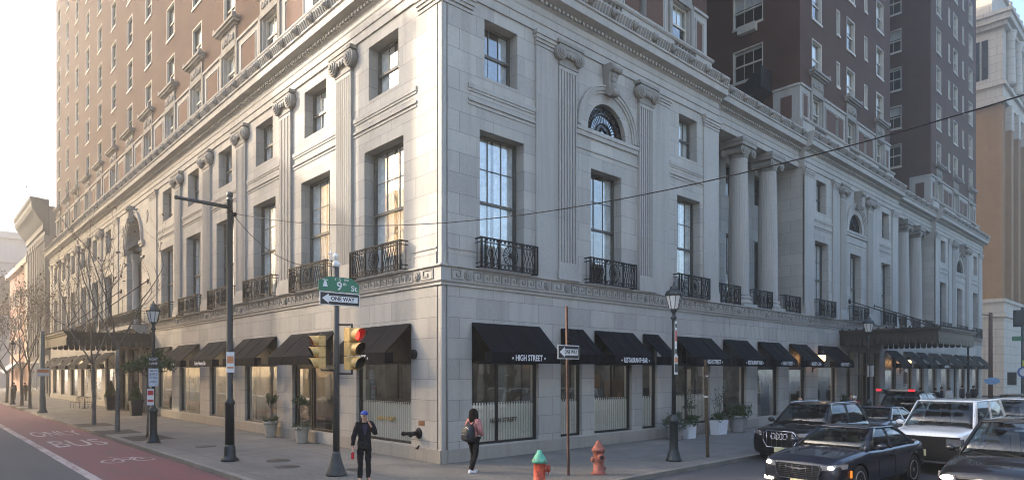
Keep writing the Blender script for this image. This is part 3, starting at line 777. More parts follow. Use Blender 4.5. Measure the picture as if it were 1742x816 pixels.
def awning(F, u0, u1, rz, word=None, star=True, col='canvas'):
    w = u1-u0+.06; c = (u0+u1)/2; P = .98; zt = 4.22; zv = 3.29; zb = 2.97
    m = MB()
    n = 12                                                                  # canvas sags a little between the bars
    top = []
    for j in range(7):
        t = j/6; row = []
        for i in range(n+1):
            s = i/n; sag = (.026*sin(pi*s*3)**2+.006*sin(s*23+u0))*sin(pi*t)
            row.append(ID(-w/2+w*s, .04+(P-.04)*t, zt+(zv-zt)*t-sag))
        top.append(row)
    m.loft(top, caps=False, closed=False)
    m.loft([[(x,y,z-.012) for x,y,z in r] for r in top], caps=False, closed=False)
    val = []
    for z in (zv+.006, zv-.16, zb): val.append([ID(-w/2+w*i/40, P+.006*sin(i*1.3)*(zv-z)/.3, z) for i in range(41)])
    m.loft(val, caps=False, closed=False)
    for q in (-1,1):
        a = q*w/2; m.quad(ID(a,P,zv),ID(a,P-.0,zb),ID(a,P-.30,zb+.02),ID(a,P-.30,zv+.02))
    o = m.build('awning', M[col], hotel, F(c,0,0), rz, recalc=False)
    sm_ = MB()
    for k in (1,2): sm_.tube([ID(-w/2+w*k/3, .045+(P-.04)*j/4, zt+(zv-zt)*j/4+.004) for j in range(5)]+[ID(-w/2+w*k/3, P+.006, zb+.01)], .008, 4)
    sm_.build('canvas_seam', M[col], o)
    f = MB()
    for q in (-1,1):
        a = q*(w/2-.03)
        f.tube([ID(a,.02,zb+.03), ID(a,P-.02,zb+.03)], .014, 5); f.tube([ID(a,.02,zt-.04), ID(a,P-.02,zv-.02)], .014, 5); f.tube([ID(a,.02,zb+.05), ID(a,P*.42,zv+.42)], .012, 5)
    f.tube([ID(-w/2+.03,P-.02,zb+.03), ID(w/2-.03,P-.02,zb+.03)], .014, 5)
    f.build('awning_frame', M['iron'], o)
    if word:
        lw = min(w*.62, .106*len(word))
        letters(word, .26, M['white'], o, ID(.05 if star else 0, P+.012, (zv+zb)/2), lw, depth=.003, bold=.004)
        if star:
            for q in (-1,1):
                st = MB(); pts = []
                for k in range(10):
                    rr = .048 if k % 2 == 0 else .02; pts.append((q*(lw/2+.11)+.05+rr*sin(pi*k/5), (zv+zb)/2+rr*cos(pi*k/5)))
                st.plate(ID, pts, P+.008, P+.014); st.build('star', M['white'], o)
    return o
wordsR = ['HIGH STREET', None, 'RESTAURANT+BAR', None, 'HIGH STREET', 'RESTAURANT+BAR', 'HIGH STREET', 'BAKERY CAFE', 'HIGH STREET', None,None,None,'HIGH STREET',None,None,None,None,None]
wordsL = ['HIGH STREET', None, None, 'Body+Beauty Lab', 'Body+Beauty Lab', None]
for (a, b), wd in zip(R_SHOP, wordsR): awning(FR, a, b, 0, wd)
for i, (a, b) in enumerate(L_SHOP): awning(FL, a, b, RL, wordsL[i] if i < 6 else None, star=(i == 0))
def shopfront(F, u0, u1, rz, mull=(), door=None, curtain=None, sign=None, poster=False, transom=3.0):
    w = u1-u0; c = (u0+u1)/2; z0 = SILL; d0 = -.17
    m = MB(); t = .055
    m.box(ID, -w/2, -w/2+t, d0-.06, d0+.05, 0.02 if door else z0, HEAD); m.box(ID, w/2-t, w/2, d0-.06, d0+.05, 0.02 if door else z0, HEAD)
    m.box(ID, -w/2+t, w/2-t, d0-.06, d0+.05, HEAD-t, HEAD); m.box(ID, -w/2+t, w/2-t, d0-.05, d0+.04, transom-.05, transom+.07)
    dr = door or (9, 9)
    segs = [(-w/2+t, w/2-t)] if not door else [s for s in ((-w/2+t, dr[0]), (dr[1], w/2-t)) if s[1]-s[0] > .15]
    for s in segs:
        m.box(ID, s[0], s[1], d0-.06, d0+.09, z0, z0+.07)
        if door: m.box(ID, s[0], s[1], d0-.1, d0-.06+.1, 0.0, z0)
    m.box(ID, -w/2+t, w/2-t, d0-.04, d0-.02, transom+.07, HEAD-t)
    for u in mull: m.box(ID, u-.035, u+.035, d0-.05, d0+.05, z0+.07, HEAD-t)
    o = m.build('shop_window', M['blackframe'], hotel, F(c,0,0), rz)
    g = MB(); g.quad(*[ID(u,d0,z) for u,z in ((-w/2+t,z0),(w/2-t,z0),(w/2-t,transom-.05),(-w/2+t,transom-.05))]); g.build('pane', M['shopglass'], o, recalc=False)
    if door:
        d = MB(); a, b = door
        for u_, v_ in ((a,a+.09),(b-.09,b)): d.box(ID, u_, v_, d0-.04, d0+.045, .04, transom-.05)
        d.box(ID, a+.09, b-.09, d0-.04, d0+.045, .04, .3); d.box(ID, a+.09, b-.09, d0-.04, d0+.045, transom-.17, transom-.05)
        d.tube([ID(b-.15,d0+.09,.95), ID(b-.15,d0+.09,1.35)], .016, 6)
        d.build('shop_door', M['blackframe'], o)
        gg = MB(); gg.quad(*[ID(u,d0+.01,z) for u,z in ((a+.09,.3),(b-.09,.3),(b-.09,transom-.17),(a+.09,transom-.17))]); gg.build('door_pane', M['shopglass'], o, recalc=False)
    if curtain:
        a, b = curtain; cm_ = MB(); n = int((b-a)/.02)
        cm_.loft([[ID(a+(b-a)*i/n, d0-.06+.028*sin((a+(b-a)*i/n)*2*pi/.115), z) for i in range(n+1)] for z in (z0+.06, 1.66)], caps=False, closed=False, sm=True)
        for q in range(int((b-a)/.115)): cm_.box(ID, a+.06+q*.115-.025, a+.06+q*.115+.025, d0-.07, d0-.05, 1.64, 1.74)
        co = cm_.build('cafe_curtain', M['cafe'], o, recalc=False)
        cr = MB(); cr.tube([ID(a,d0-.06,1.71), ID(b,d0-.06,1.71)], .012, 6); cr.build('curtain_rod', M['iron'], o)
        if sign: letters('HIGH STREET', .19, M[sign], o, ID((a+b)/2,d0+.006,1.16), 1.15, depth=.001, bold=.006, name='window_lettering')
    if poster:
        for k_ in range(2):
            q = MB(); q.box(ID, -w/2+.12, w/2-.12, d0-.06, d0-.05, .55+k_*1.25, 1.72+k_*1.2); q.build('window_print', M['poster'], o)
    return o
for i, (a, b) in enumerate(R_SHOP):
    w = b-a; sgn = None
    if i in DOORS_R: shopfront(FR, a, b, 0, door=(-w/2+.06, w/2-.06)) ; continue
    cur = (-w/2+.1, w/2-.06) if i in (0,1,2,3,4) else None
    shopfront(FR, a, b, 0, mull=([-w*.1] if i in (0,4) else []), curtain=cur, sign='darkletter' if i in (0,4) else None)
for i, (a, b) in enumerate(L_SHOP):
    w = b-a
    if i == 1: shopfront(FL, a, b, RL, door=(-w/2+.2, -w/2+1.5), mull=[-w/2+1.62])
    elif i in (3, 9): shopfront(FL, a, b, RL, mull=[w/2-.75])
    else: shopfront(FL, a, b, RL, curtain=(-w/2+.08, w/2-.08) if i == 0 else None, sign='gold' if i == 0 else None, poster=(i in (7,8,10,11)))
# lit ceiling lamps inside the shops
for F, sh_, rz_ in ((FL, L_SHOP, RL), (FR, R_SHOP, 0)):
    for a, b in sh_:
        n_ = max(1, int((b-a)/1.5))
        for k in range(n_):
            m = MB(); m.box(ID, -.55, .55, -.14, .14, 0, .06); link('ceiling_lamp', m.mesh('ceiling_lamp', [M['tubelight']]), hotel, None, F(a+(b-a)*(k+.5)/n_, -1.25, 4.6), rz_)
# entrance doors under the canopies
for ents, F, rz in ((ENT_L, FL, RL), (ENT_R, FR, 0)):
    for a, b, z0, z1 in ents:
        w = b-a; m = MB()
        for u in (-w/2, -.04, w/2-.08): m.box(ID, u, u+.08, -.36, -.26, .02, z1)
        for z in (.02, 2.5, z1-.1): m.box(ID, -w/2, w/2, -.35, -.27, z, z+.12)
        o = m.build('entrance_door', M['bronze'], hotel, F((a+b)/2,0,0), rz)
        g = MB(); g.quad(*[ID(u,-.31,z) for u,z in ((-w/2,0.03),(w/2,0.03),(w/2,z1),(-w/2,z1))]); g.build('pane', M['shopglass'], o, recalc=False)
# voussoir joints over the shops of the loggia
vj = MB()
for i in (5,6,7):
    a, b = R_SHOP[i]; c = (a+b)/2
    for q in range(-3,4): vj.plate(FR, [(c+q*.42-.008,4.26),(c+q*.42+.008,4.26),(c+q*.55+.008,5.25),(c+q*.55-.008,5.25)], -.01, .004)
vj.build('voussoir_joint', M['carved'], hotel)
# ---- the two iron entrance canopies
def canopy(F, u0, u1, proj, z0, z1, rz, rods):
    c = (u0+u1)/2; w = u1-u0; zm = z0+(z1-z0)*.45
    m = MB()
    m.box(ID, -w/2+.1, w/2-.1, .02, proj-.1, zm, z1-.12)
    for zz0, zz1, e in ((zm+.0,zm+.10,.0),(zm+.10,z1-.2,-.04),(z1-.2,z1-.1,.05),(z1-.1,z1,.14)):
        m.box(ID, -w/2-e, w/2+e, proj-.12, proj+e, zz0, zz1)
        for q in (-1,1): m.box(ID, *sorted((q*(w/2+e), q*(w/2-.12))), .02, proj-.12, zz0, zz1)
    o = m.build('entrance_canopy', M['bronze'], hotel, F(c,0,0), rz)
    f = MB()
    def fringe(p0, p1, n):
        for k in range(n):
            for t_, dz in ((.12,.0),(.5,.12),(.88,.0)):
                pass
            A = [p0[j]+(p1[j]-p0[j])*(k+.04)/n for j in range(2)]; B = [p0[j]+(p1[j]-p0[j])*(k+.96)/n for j in range(2)]; Cc = [(A[j]+B[j])/2 for j in range(2)]
            f.quad(ID(*A, zm), ID(*B, zm), ID(*B, z0+.12), ID(*[Cc[j]*.4+B[j]*.6 for j in range(2)], z0+.02), ID(*[Cc[j]*.4+A[j]*.6 for j in range(2)], z0+.02), ID(*A, z0+.12))
    fringe((-w/2,proj), (w/2,proj), int(w/.32)); fringe((-w/2,.03), (-w/2,proj), int(proj/.32)); fringe((w/2,.03), (w/2,proj), int(proj/.32))
    f.build('glass_fringe', M['bronze'], o, recalc=False)
    t = MB()
    n = int((w+2*proj)/.4)
    for k in range(int(w/.4)): t.ball(ID(-w/2+.2+k*.4, proj+.06, z1+.05), .07, 6, 5)
    for k in range(int(proj/.4)):
        for q in (-1,1): t.ball(ID(q*(w/2+.06), .2+k*.4, z1+.05), .07, 6, 5)
    t.build('cresting', M['bronze'], o)
    for u, zt in rods:
        r_ = MB(); r_.tube([ID(u, .08, zt), ID(u, proj-.5, z1+.02)], .035, 6); r_.lathe(ID(u, .0, zt), [(.16,0),(.16,-.06),(.06,-.1)], 12, axis='y')
        r_.lathe(ID(u, proj-.5, z1-.02), [(.08,0),(.08,.25)], 8); r_.build('canopy_rod', M['bronze'], o)
    return o
canopy(FR, 29.9, 37.5, 5.2, 4.25, 5.2, 0, [(-2.2,7.1),(2.0,7.1)])
canopy(FL, 30.3, 40.3, 4.65, 4.25, 5.1, RL, [(-3.6,8.6),(3.6,8.6)])
# planted balcony over the main entrance
bb = MB(); bb.prism(FL, [(0,5.15),(.5,5.2),(.75,5.4),(.95,5.5),(.95,5.75),(0,5.75)], LC-3.6, LC+3.6); bb.build('entrance_balcony', M['trim'], hotel)
if 7.0 not in rl: rl[7.0] = railing_mesh(7.0, .85).mesh('balcony_railing', [M['iron']], recalc=False)
link('balcony_railing', rl[7.0], hotel, None, FL(LC,0,5.75), RL)
# ---- wall lanterns (lit)
M['lamplit'] = simple('lit_lamp_globe', (.9,.6,.3), .4, namt=0, emit=(1.,.50,.18), estr=2.6)
def lantern(F, u, z, rz):
    m = MB(); m.tube([ID(0,.02,z-.55), ID(0,.28,z-.45), ID(0,.5,z-.3)], .025, 6); m.box(ID, -.06, .06, 0, .04, z-.75, z-.35); m.lathe(ID(0,.5,z), [(.05,-.3),(.16,-.26),(.2,-.2)], 8); m.lathe(ID(0,.5,z), [(.26,.2),(.2,.3),(.08,.42),(.02,.5)], 8)
    o = m.build('wall_lantern', M['iron'], hotel, F(u,0,0), rz)
    g = MB(); g.lathe(ID(0,.5,z), [(.12,-.2),(.2,-.08),(.23,.08),(.2,.2)], 10); g.build('lamp_globe', M['lamplit'], o)
lantern(FR, 26.0, 3.45, 0); lantern(FR, 41.1, 3.35, 0); lantern(FL, 49.6, 3.4, RL); lantern(FL, 30.1, 3.2, RL)
# ---- fittings near the corner
st = MB(); st.lathe(FL(1.14,.005,.83), [(.17,0),(.17,.03),(.1,.06)], 18, axis='x'); st.v = [(-abs(x),y,z) if True else 0 for x,y,z in st.v]
st.tube([FL(1.14,.03,.83), FL(1.2,.22,.83)], .07, 10); st.tube([FL(1.2,.22,.83), FL(1.45,.36,.82)], .055, 10); st.tube([FL(1.2,.22,.83), FL(1.0,.4,.82)], .055, 10)
st.lathe(FL(1.45,.36,.82), [(.07,-.03),(.07,.03)], 10, axis='y'); st.tube([FL(1.0,.4,.82), FL(.98,.42,.82)], .075, 10)
for q in (-1,1): st.tube([FL(1.14,.03,.42), FL(1.14+q*.05,.09,.36)], .018, 6)
st.tube([FL(1.14,.0,.45), FL(1.14,.05,.40)], .03, 6)
st.build('fire_standpipe', M['iron'], hotel)
pl = MB(); pl.box(FL, .84, 1.16, 0, .012, 1.07, 1.22); pl.build('brass_plaque', simple('worn_bronze_plate',(.25,.13,.07),.5,.4), hotel)
al = MB(); al.lathe(FL(1.38,0,3.25), [(.15,0),(.15,-.08),(.13,-.11),(.02,-.12)], 18, axis='x'); al.build('alarm_bell', M['iron'], hotel)
dp = MB(); dp.tube([(.20,-.03,0.02),(.20,-.03,5.3)], .025, 6); dp.build('lightning_conductor', M['carved'], hotel)
# ================================================================== GROUND
def asphalt(name, c1, c2, crack=True):
    m, nt, out = nmat(name); v = pos(nt)
    n1 = noise(nt, v, .22, 6, .65); n2 = noise(nt, v, 30., 3, .7); n3 = noise(nt, scaled(nt, v, (.9,.05,1)), 1., 4, .6)
    c = mixc(nt, ramp(nt, n1, .35, .7), c1, c2); c = mixc(nt, ramp(nt, n2, .3, .8), c, tuple(x*1.5 for x in c2)); 
    k = N(nt, 'ShaderNodeMath', _operation='MULTIPLY'); L(nt, ramp(nt, n3, .5, .7), k.inputs[0]); k.inputs[1].default_value = .35
    c = mixc(nt, k.outputs[0], c, tuple(x*.6 for x in c1))
    p = N(nt, 'ShaderNodeBsdfPrincipled', Roughness=.8); L(nt, c, p.inputs['Base Color']); L(nt, bump(nt, n2, .35, .01), p.inputs['Normal']); L(nt, p.outputs[0], out.inputs[0]); return m
def paving(name, c1, c2, bw, bh, ms=.02, speck=0.):
    m, nt, out = nmat(name); v = pos(nt)
    b = N(nt, 'ShaderNodeTexBrick', Scale=1.); b.offset = 0.; L(nt, v, b.inputs['Vector'])
    for k, val in (('Color1', (*c1,1)), ('Color2', (*c2,1)), ('Mortar', (*[x*.45 for x in c1],1)), ('Mortar Size', ms), ('Brick Width', bw), ('Row Height', bh), ('Bias', 0.)): b.inputs[k].default_value = val
    n1 = noise(nt, v, .5, 6, .7); n2 = noise(nt, v, 22., 3, .7); n3 = noise(nt, v, 2.3, 5, .7)
    c = mixc(nt, ramp(nt, n1, .38, .68), b.outputs['Color'], tuple(x*.68 for x in c2))
    k = N(nt, 'ShaderNodeMath', _operation='MULTIPLY'); L(nt, ramp(nt, n3, .56, .66), k.inputs[0]); k.inputs[1].default_value = .28
    c = mixc(nt, k.outputs[0], c, tuple(x*.42 for x in c1))
    gv = N(nt, 'ShaderNodeTexVoronoi', Scale=3.4); L(nt, v, gv.inputs['Vector']); c = mixc(nt, ramp(nt, gv.outputs['Distance'], .05, .09, (.7,.7,.7), (0,0,0)), c, tuple(x*.35 for x in c1))      # trodden gum
    if speck:
        vo = N(nt, 'ShaderNodeTexVoronoi', Scale=42.); L(nt, v, vo.inputs['Vector'])
        hs = N(nt, 'ShaderNodeSeparateXYZ'); L(nt, vo.outputs['Color'], hs.inputs[0])
        kk = N(nt, 'ShaderNodeMath', _operation='MULTIPLY'); L(nt, hs.outputs[0], kk.inputs[0]); kk.inputs[1].default_value = speck
        c = mixc(nt, kk.outputs[0], c, tuple(x*.35 for x in c1))
    p = N(nt, 'ShaderNodeBsdfPrincipled', Roughness=.85); L(nt, c, p.inputs['Base Color']); L(nt, bump(nt, n2, .25, .008), p.inputs['Normal']); L(nt, p.outputs[0], out.inputs[0]); return m
def worn_paint(name, col, under, amt=.55):
    m, nt, out = nmat(name); v = pos(nt)
    n1 = noise(nt, scaled(nt, v, (1.6,.35,1)), 1.2, 7, .75); n2 = noise(nt, v, 24., 3, .7)
    c = mixc(nt, ramp(nt, n1, amt, amt+.22), col, under); c = mixc(nt, ramp(nt, n2, .55, .8), c, tuple(x*.8 for x in under))
    p = N(nt, 'ShaderNodeBsdfPrincipled', Roughness=.75); L(nt, c, p.inputs['Base Color']); L(nt, p.outputs[0], out.inputs[0]); return m
M['asphalt'] = asphalt('street_asphalt', (.075,.075,.079), (.054,.054,.058))
M['walk'] = paving('concrete_flags', (.205,.19,.17), (.172,.16,.145), 1.5, 1.5)
M['aggregate'] = paving('exposed_aggregate', (.225,.21,.185), (.19,.178,.158), 2.4, 2.4, .02, speck=.85)
M['kerbstone'] = paving('granite_kerb', (.25,.235,.205), (.21,.20,.175), 1.8, 1.8, .012)
M['redlane'] = worn_paint('worn_red_lane_paint', (.165,.05,.055), (.105,.056,.056), .46)
M['roadwhite'] = worn_paint('worn_white_road_paint', (.46,.41,.39), (.21,.115,.11), .42)
ZR = -.13
def sheet(name, pts, z, mat, kind='structure'):
    m = MB(); m.quad(*[(x,y,z) for x,y in pts]); o = m.build(name, M[mat]); o['kind'] = kind; return o
sheet('ground', [(-400,-400),(500,-400),(500,500),(-400,500)], -.16, 'asphalt')
sheet('road', [(-90,-90),(180,-90),(180,220),(-90,220)], ZR, 'asphalt')
RC = 3.2; K = 5.25
def block(x1, y1, inset):
    c = -K+RC; r = RC-inset
    return [(x1,-K+inset)]+[(x1,y1),(-K+inset,y1)] + [(c-r*cos(a), c-r*sin(a)) for a in [pi/2*i/10 for i in range(11)]]
XB, YB = 68.5, 150.
sw = MB(); po = block(XB, YB, .16); sw.loft([[(x,y,-.3) for x,y in po],[(x,y,0) for x,y in po]]); o = sw.build('sidewalk', M['walk']); o['kind'] = 'structure'
kb = MB(); a_, b_ = block(XB, YB, 0), block(XB, YB, .157)
n_ = len(a_)
for i in range(2, n_):
    j = (i+1) % n_
    kb.loft([[(*a_[i],-.3),(*a_[i],-.004),(*b_[i],.004),(*b_[i],-.3)],[(*a_[j],-.3),(*a_[j],-.004),(*b_[j],.004),(*b_[j],-.3)]])
o = kb.build('kerb', M['kerbstone']); o['kind'] = 'structure'
ag = MB(); c = -K+RC; r = RC-.2
pts = [(-5.05,3.0),(-3.4,3.1),(-3.3,1.35),(-.9,1.1),(-.12,.2),(-.12,-.12),(2.2,-1.0),(2.9,-3.2),(2.6,-5.05)] + [(c-r*cos(a), c-r*sin(a)) for a in [pi/2*i/10 for i in range(10,-1,-1)]]
ag.loft([[(x,y,0.0005) for x,y in pts],[(x,y,.005) for x,y in pts]]); o = ag.build('corner_paving', M['aggregate']); o['kind'] = 'structure'
sheet('bus_lane', [(-7.72,-2.4),(-5.27,-2.4),(-5.27,150),(-7.72,150)], ZR+.004, 'redlane')
sheet('lane_line', [(-7.98,.5),(-7.73,.5),(-7.73,150),(-7.98,150)], ZR+.004, 'roadwhite')
for w_, y_, nm in (('BUS',15.35,'road_marking'),('ONLY',20.75,'road_marking')):
    me = text_mesh(w_, 2.2, 0, 1.75 if w_ == 'BUS' else 1.85, bold=.02); ys = [v.co.y for v in me.vertices]; k = 2.9/(max(ys)-min(ys))
    for v in me.vertices: v.co.y *= k
    me.materials.clear(); me.materials.append(M['roadwhite']); o = link('road_marking', me, None, None, (-6.5, y_, ZR+.008)); o['kind'] = 'structure'
bk = MB()
def ring(cx, cy, rx, ry, t):
    for q in range(24):
        a, b = 2*pi*q/24, 2*pi*(q+1)/24
        bk.quad(*[(cx+(rx+s)*cos(w), cy+(ry+s*1.4)*sin(w), ZR+.008) for s, w in ((0,a),(0,b),(-t,b),(-t,a))])
def strip(x0,y0,x1,y1,t=.07):
    d = Vector((x1-x0,y1-y0)); d.normalize(); n = Vector((-d.y,d.x))*t/2
    bk.quad((x0+n.x,y0+n.y,ZR+.008),(x1+n.x,y1+n.y,ZR+.008),(x1-n.x,y1-n.y,ZR+.008),(x0-n.x,y0-n.y,ZR+.008))
ring(-6.72,8.35,.33,.52,.08); ring(-5.82,8.35,.33,.52,.08)
for s_ in ((-6.72,8.35,-6.5,9.1),(-6.5,9.1,-6.0,9.05),(-6.0,9.05,-6.25,8.4),(-6.25,8.4,-6.5,9.1),(-6.0,9.15,-5.82,8.35),(-6.62,9.45,-6.4,9.5)): strip(*s_)
o = bk.build('road_marking', M['roadwhite'], recalc=False); o['kind'] = 'structure'
# ================================================================== HELPERS FOR STREET FURNITURE
M['polegreen'] = simple('dark_green_black_paint', (.018,.024,.026), .45, namt=.35, nscale=9)
M['polegrey'] = simple('dark_grey_pole_paint', (.045,.045,.043), .5, namt=.3)
M['rust'] = simple('rusty_brown_steel', (.11,.055,.038), .8, namt=.4, nscale=12, bmp=.2)
M['yellow'] = simple('signal_yellow', (.60,.38,.13), .6, namt=.25, nscale=8)
M['signwhite'] = simple('sign_white', (.72,.72,.70), .5, namt=.06)
M['signblack'] = simple('sign_black', (.012,.012,.013), .5, namt=.1)
M['signgreen'] = simple('sign_green', (.012,.16,.085), .45, namt=.06)
M['signred'] = simple('sign_red', (.5,.05,.035), .5, namt=.08)
M['signorange'] = simple('sign_orange', (.62,.25,.10), .5, namt=.08)
M['lampglass'] = simple('frosted_lamp_glass', (.62,.62,.60), .25, namt=.06)
M['redlens'] = simple('lit_red_lens', (.6,.02,.01), .3, namt=0, emit=(1,.03,.02), estr=1.3)
M['amberlens'] = simple('unlit_amber_lens', (.05,.028,.008), .2, namt=.1)
M['greenlens'] = simple('unlit_green_lens', (.008,.035,.035), .2, namt=.1)
M['lampblue'] = simple('sign_blue', (.03,.10,.36), .5, namt=.08)
def face_frame(rz):
    """frame of a sign that faces (-y rotated by rz)"""
    c_, s_ = cos(rz), sin(rz)
    return lambda u, d, z: (u*c_+d*s_, u*s_-d*c_, z)
# ------------------------------------------------------------------ one way sign: plate, black field, white arrow with words
def oneway_plate(parent, loc, w, h, rz):
    o = MB(); o.bbox(ID, -w/2, w/2, 0, .012, -h/2, h/2, .004); p = o.build('one_way_sign', M['signwhite'], parent, loc, rz)
    f = MB(); b = .02; f.box(ID, -w/2+b, w/2-b, .011, .0145, -h/2+b, h/2-b); f.build('sign_field', M['signblack'], p)
    a = MB(); aw_, ah = w-.12, h-.09
    a.plate(ID, [(-aw_/2,0),(-aw_/2+h*.55,ah/2),(-aw_/2+h*.55,ah*.30),(aw_/2,ah*.30),(aw_/2,-ah*.30),(-aw_/2+h*.55,-ah*.30),(-aw_/2+h*.55,-ah/2)], .014, .017); a.build('arrow', M['signwhite'], p)
    letters('ONE WAY', h*.42, M['signblack'], p, ID(.5*(-aw_/2+h*.55)+aw_/4-.02,.019,0), w*.60, depth=.001, bold=.004)
    return p
def parking_plate(parent, loc, w, h, rz, bands):
    o = MB(); o.bbox(ID, -w/2, w/2, 0, .01, -h/2, h/2, .003); p = o.build('parking_sign', M['signwhite'], parent, loc, rz)
    for z0, z1, mt in bands:
        f = MB(); f.box(ID, -w/2+.02, w/2-.02, .009, .0125, -h/2+h*z0, -h/2+h*z1); f.build('sign_field', M[mt], p)
    return p
# ------------------------------------------------------------------ traffic signal pole on the corner
tp = empty('traffic_signal_pole', (-3.28,.18,0), 0, 'grey signal pole carrying the green 9th St sign beside the man in the blue cap', 'traffic light')
m = MB(); m.lathe((0,0,0), [(.27,0),(.27,.05),(.25,.09),(.24,.12),(.17,.32),(.125,.48),(.11,.56),(.095,.64)], 20); m.build('pole_base', M['polegrey'], tp)
m = MB(); m.lathe((0,0,0), [(.088,.6),(.082,3),(.076,5.45),(.0,5.46)], 16); m.build('pole', M['polegrey'], tp)
def signal(parent, loc, rz, s, lensmats):
    h = 1.07*s; w = .34*s
    m = MB()
    for i in range(3):
        z = h/2-h/3*(i+.5); m.bbox(ID, -w/2, w/2, -.10*s, .12*s, z-h/6+.008, z+h/6-.008, .02*s)
        v = []                                                       # visor
        for d in (.12*s, .40*s):
            v.append([ID(.158*s*cos(a), d if d < .2*s else .12*s+.28*s*(.42+.58*max(0,sin(a)*.5+.5)), z+.158*s*sin(a)) for a in [2*pi*q/20 for q in range(21)]])
        m.loft(v, caps=False, closed=False, sm=True)
        m.loft([[ID(.150*s*cos(a), d if d < .2*s else .12*s+.28*s*(.42+.58*max(0,sin(a)*.5+.5)), z+.150*s*sin(a)) for a in [2*pi*q/20 for q in range(21)]] for d in (.12*s,.40*s)], caps=False, closed=False, sm=True, mi=1)
    o = m.build('signal_head', [M['yellow'], M['signblack']], parent, loc, rz, recalc=False)
    for i, lm in enumerate(lensmats):
        z = h/2-h/3*(i+.5); q = MB(); q.lathe(ID(0,.125*s,z), [(.145*s,0),(.12*s,-.02*s),(.05*s,-.04*s),(.001,-.045*s)], 16, axis='y'); q.build('signal_lens', M[lm], o)
    return o
signal(tp, (.22,-.42,3.30), .22, 1.03, ('redlens','amberlens','greenlens'))
signal(tp, (-.40,.06,3.22), RL-.18, .80, ('redlens','amberlens','greenlens'))
m = MB()
for z in (2.66, 3.94): m.tube([(0,0,z),(.22,-.30,z),(.22,-.42,z),(.22,-.42,z+(.1 if z < 3 else -.1))], .028, 8)
for z in (2.75, 3.72): m.tube([(0,0,z),(-.40,.06,z),(-.40,.06,z+(.1 if z < 3 else -.1))], .025, 8)
m.build('signal_bracket', M['polegrey'], tp)
oneway_plate(tp, (.05,-.10,4.60), 1.14, .34, 0)
g = MB(); g.plate(ID, [(-.58,-.19),(.56,-.19),(.58,.02),(.36,.19),(-.30,.19),(-.58,.06)], 0, .014); gs = g.build('street_name_sign', M['signgreen'], tp, (.03,-.10,4.98))
letters('9', .30, M['signwhite'], gs, ID(.0,.017,-.05), .15, depth=.001, bold=.004); letters('th', .12, M['signwhite'], gs, ID(.15,.017,.02), .1, depth=.001, bold=.002); letters('St', .20, M['signwhite'], gs, ID(.42,.017,-.08), .18, depth=.001, bold=.003)
letters('S', .11, M['signwhite'], gs, ID(.02,.017,.125), .06, depth=.001); letters('1', .08, M['signwhite'], gs, ID(-.12,.017,.125), .02, depth=.001); letters('100', .08, M['signwhite'], gs, ID(.19,.017,.125), .13, depth=.001)
bl = MB(); bl.plate(ID, [(-.47,-.08),(-.33,-.08),(-.345,-.03),(-.37,.05),(-.40,.08),(-.43,.05),(-.455,-.03)], .014, .017); bl.plate(ID, [(-.47,.08),(-.33,.08),(-.33,.10),(-.47,.10)], .014, .017); bl.build('bell_emblem', M['signwhite'], gs)
m = MB(); m.lathe((0,0,5.44), [(.09,0),(.10,.1),(.06,.16),(.0,.18)], 12); m.ball((-.02,0,5.72), .07, 10, 8); m.tube([(0,0,5.55),(-.14,-.03,5.62),(-.18,-.03,5.86)], .018, 6); m.tube([(-.14,-.03,5.62),(-.22,-.03,5.60)], .016, 6); m.tube([(-.02,0,5.6),(-.02,0,5.85)], .02, 6); m.tube([(-.18,-.03,5.78),(-.24,-.03,5.74)], .02, 6)
m.build('detector_unit', M['signwhite'], tp)
# ------------------------------------------------------------------ mast arm pole
mp = empty('mast_arm_pole', (-4.29,4.99,0), 0, 'tall black pole with a short bare arm reaching over the red lane', 'pole')
m = MB(); m.lathe((0,0,0), [(.26,0),(.26,.06),(.19,.12),(.17,.2),(.165,.42),(.14,.5)], 12); m.build('pole_base', M['polegreen'], mp)
m = MB(); m.lathe((0,0,0), [(.135,.48),(.13,1.70),(.155,1.73),(.155,1.80),(.095,1.9),(.088,5),(.082,7.9),(.1,7.92),(.1,7.97),(.06,8.0),(.09,8.04),(.1,8.1),(.085,8.17),(.0,8.2)], 14); m.build('pole', M['polegreen'], mp)
m = MB(); m.tube([(0,0,7.72),(-1.45,.03,7.76)], [.062,.05], 10); m.ball((-1.5,.03,7.76), .065, 8, 6); m.build('mast_arm', M['polegreen'], mp)
m = MB(); m.lathe((.10,-.02,7.52), [(.07,-.02),(.07,.08)], 8, axis='x'); m.lathe((0,0,7.58), [(.094,-.04),(.094,.04)], 14); m.build('wire_clamp', M['iron'], mp)
parking_plate(mp, (-.02,-.11,3.0), .23, .62, -.6, [(.45,.8,'signorange'),(.2,.28,'signorange')])
mast2 = copy_tree(mp); mast2.location = (.6,-16.2,0); mast2['label'] = 'black mast arm pole on the opposite corner holding the other wire end'
def cable(name, a, b, sag, r, label, n=28):
    a, b = Vector(a), Vector(b); m = MB()
    m.tube([a.lerp(b, i/n) - Vector((0,0,4*sag*(i/n)*(1-i/n))) for i in range(n+1)], r, 5); o = m.build(name, M['iron']); return tag(o, label, 'cable')
cable('overhead_wire', (-4.19,4.97,7.55), (.52,-16.2,7.05), 1.25, .011, 'long black wire sagging across the whole front of the hotel')
cable('overhead_wire', (-4.19,4.95,7.5), (-3.3,.2,5.5), .55, .012, 'short slack wire from the mast arm pole to the signal pole')
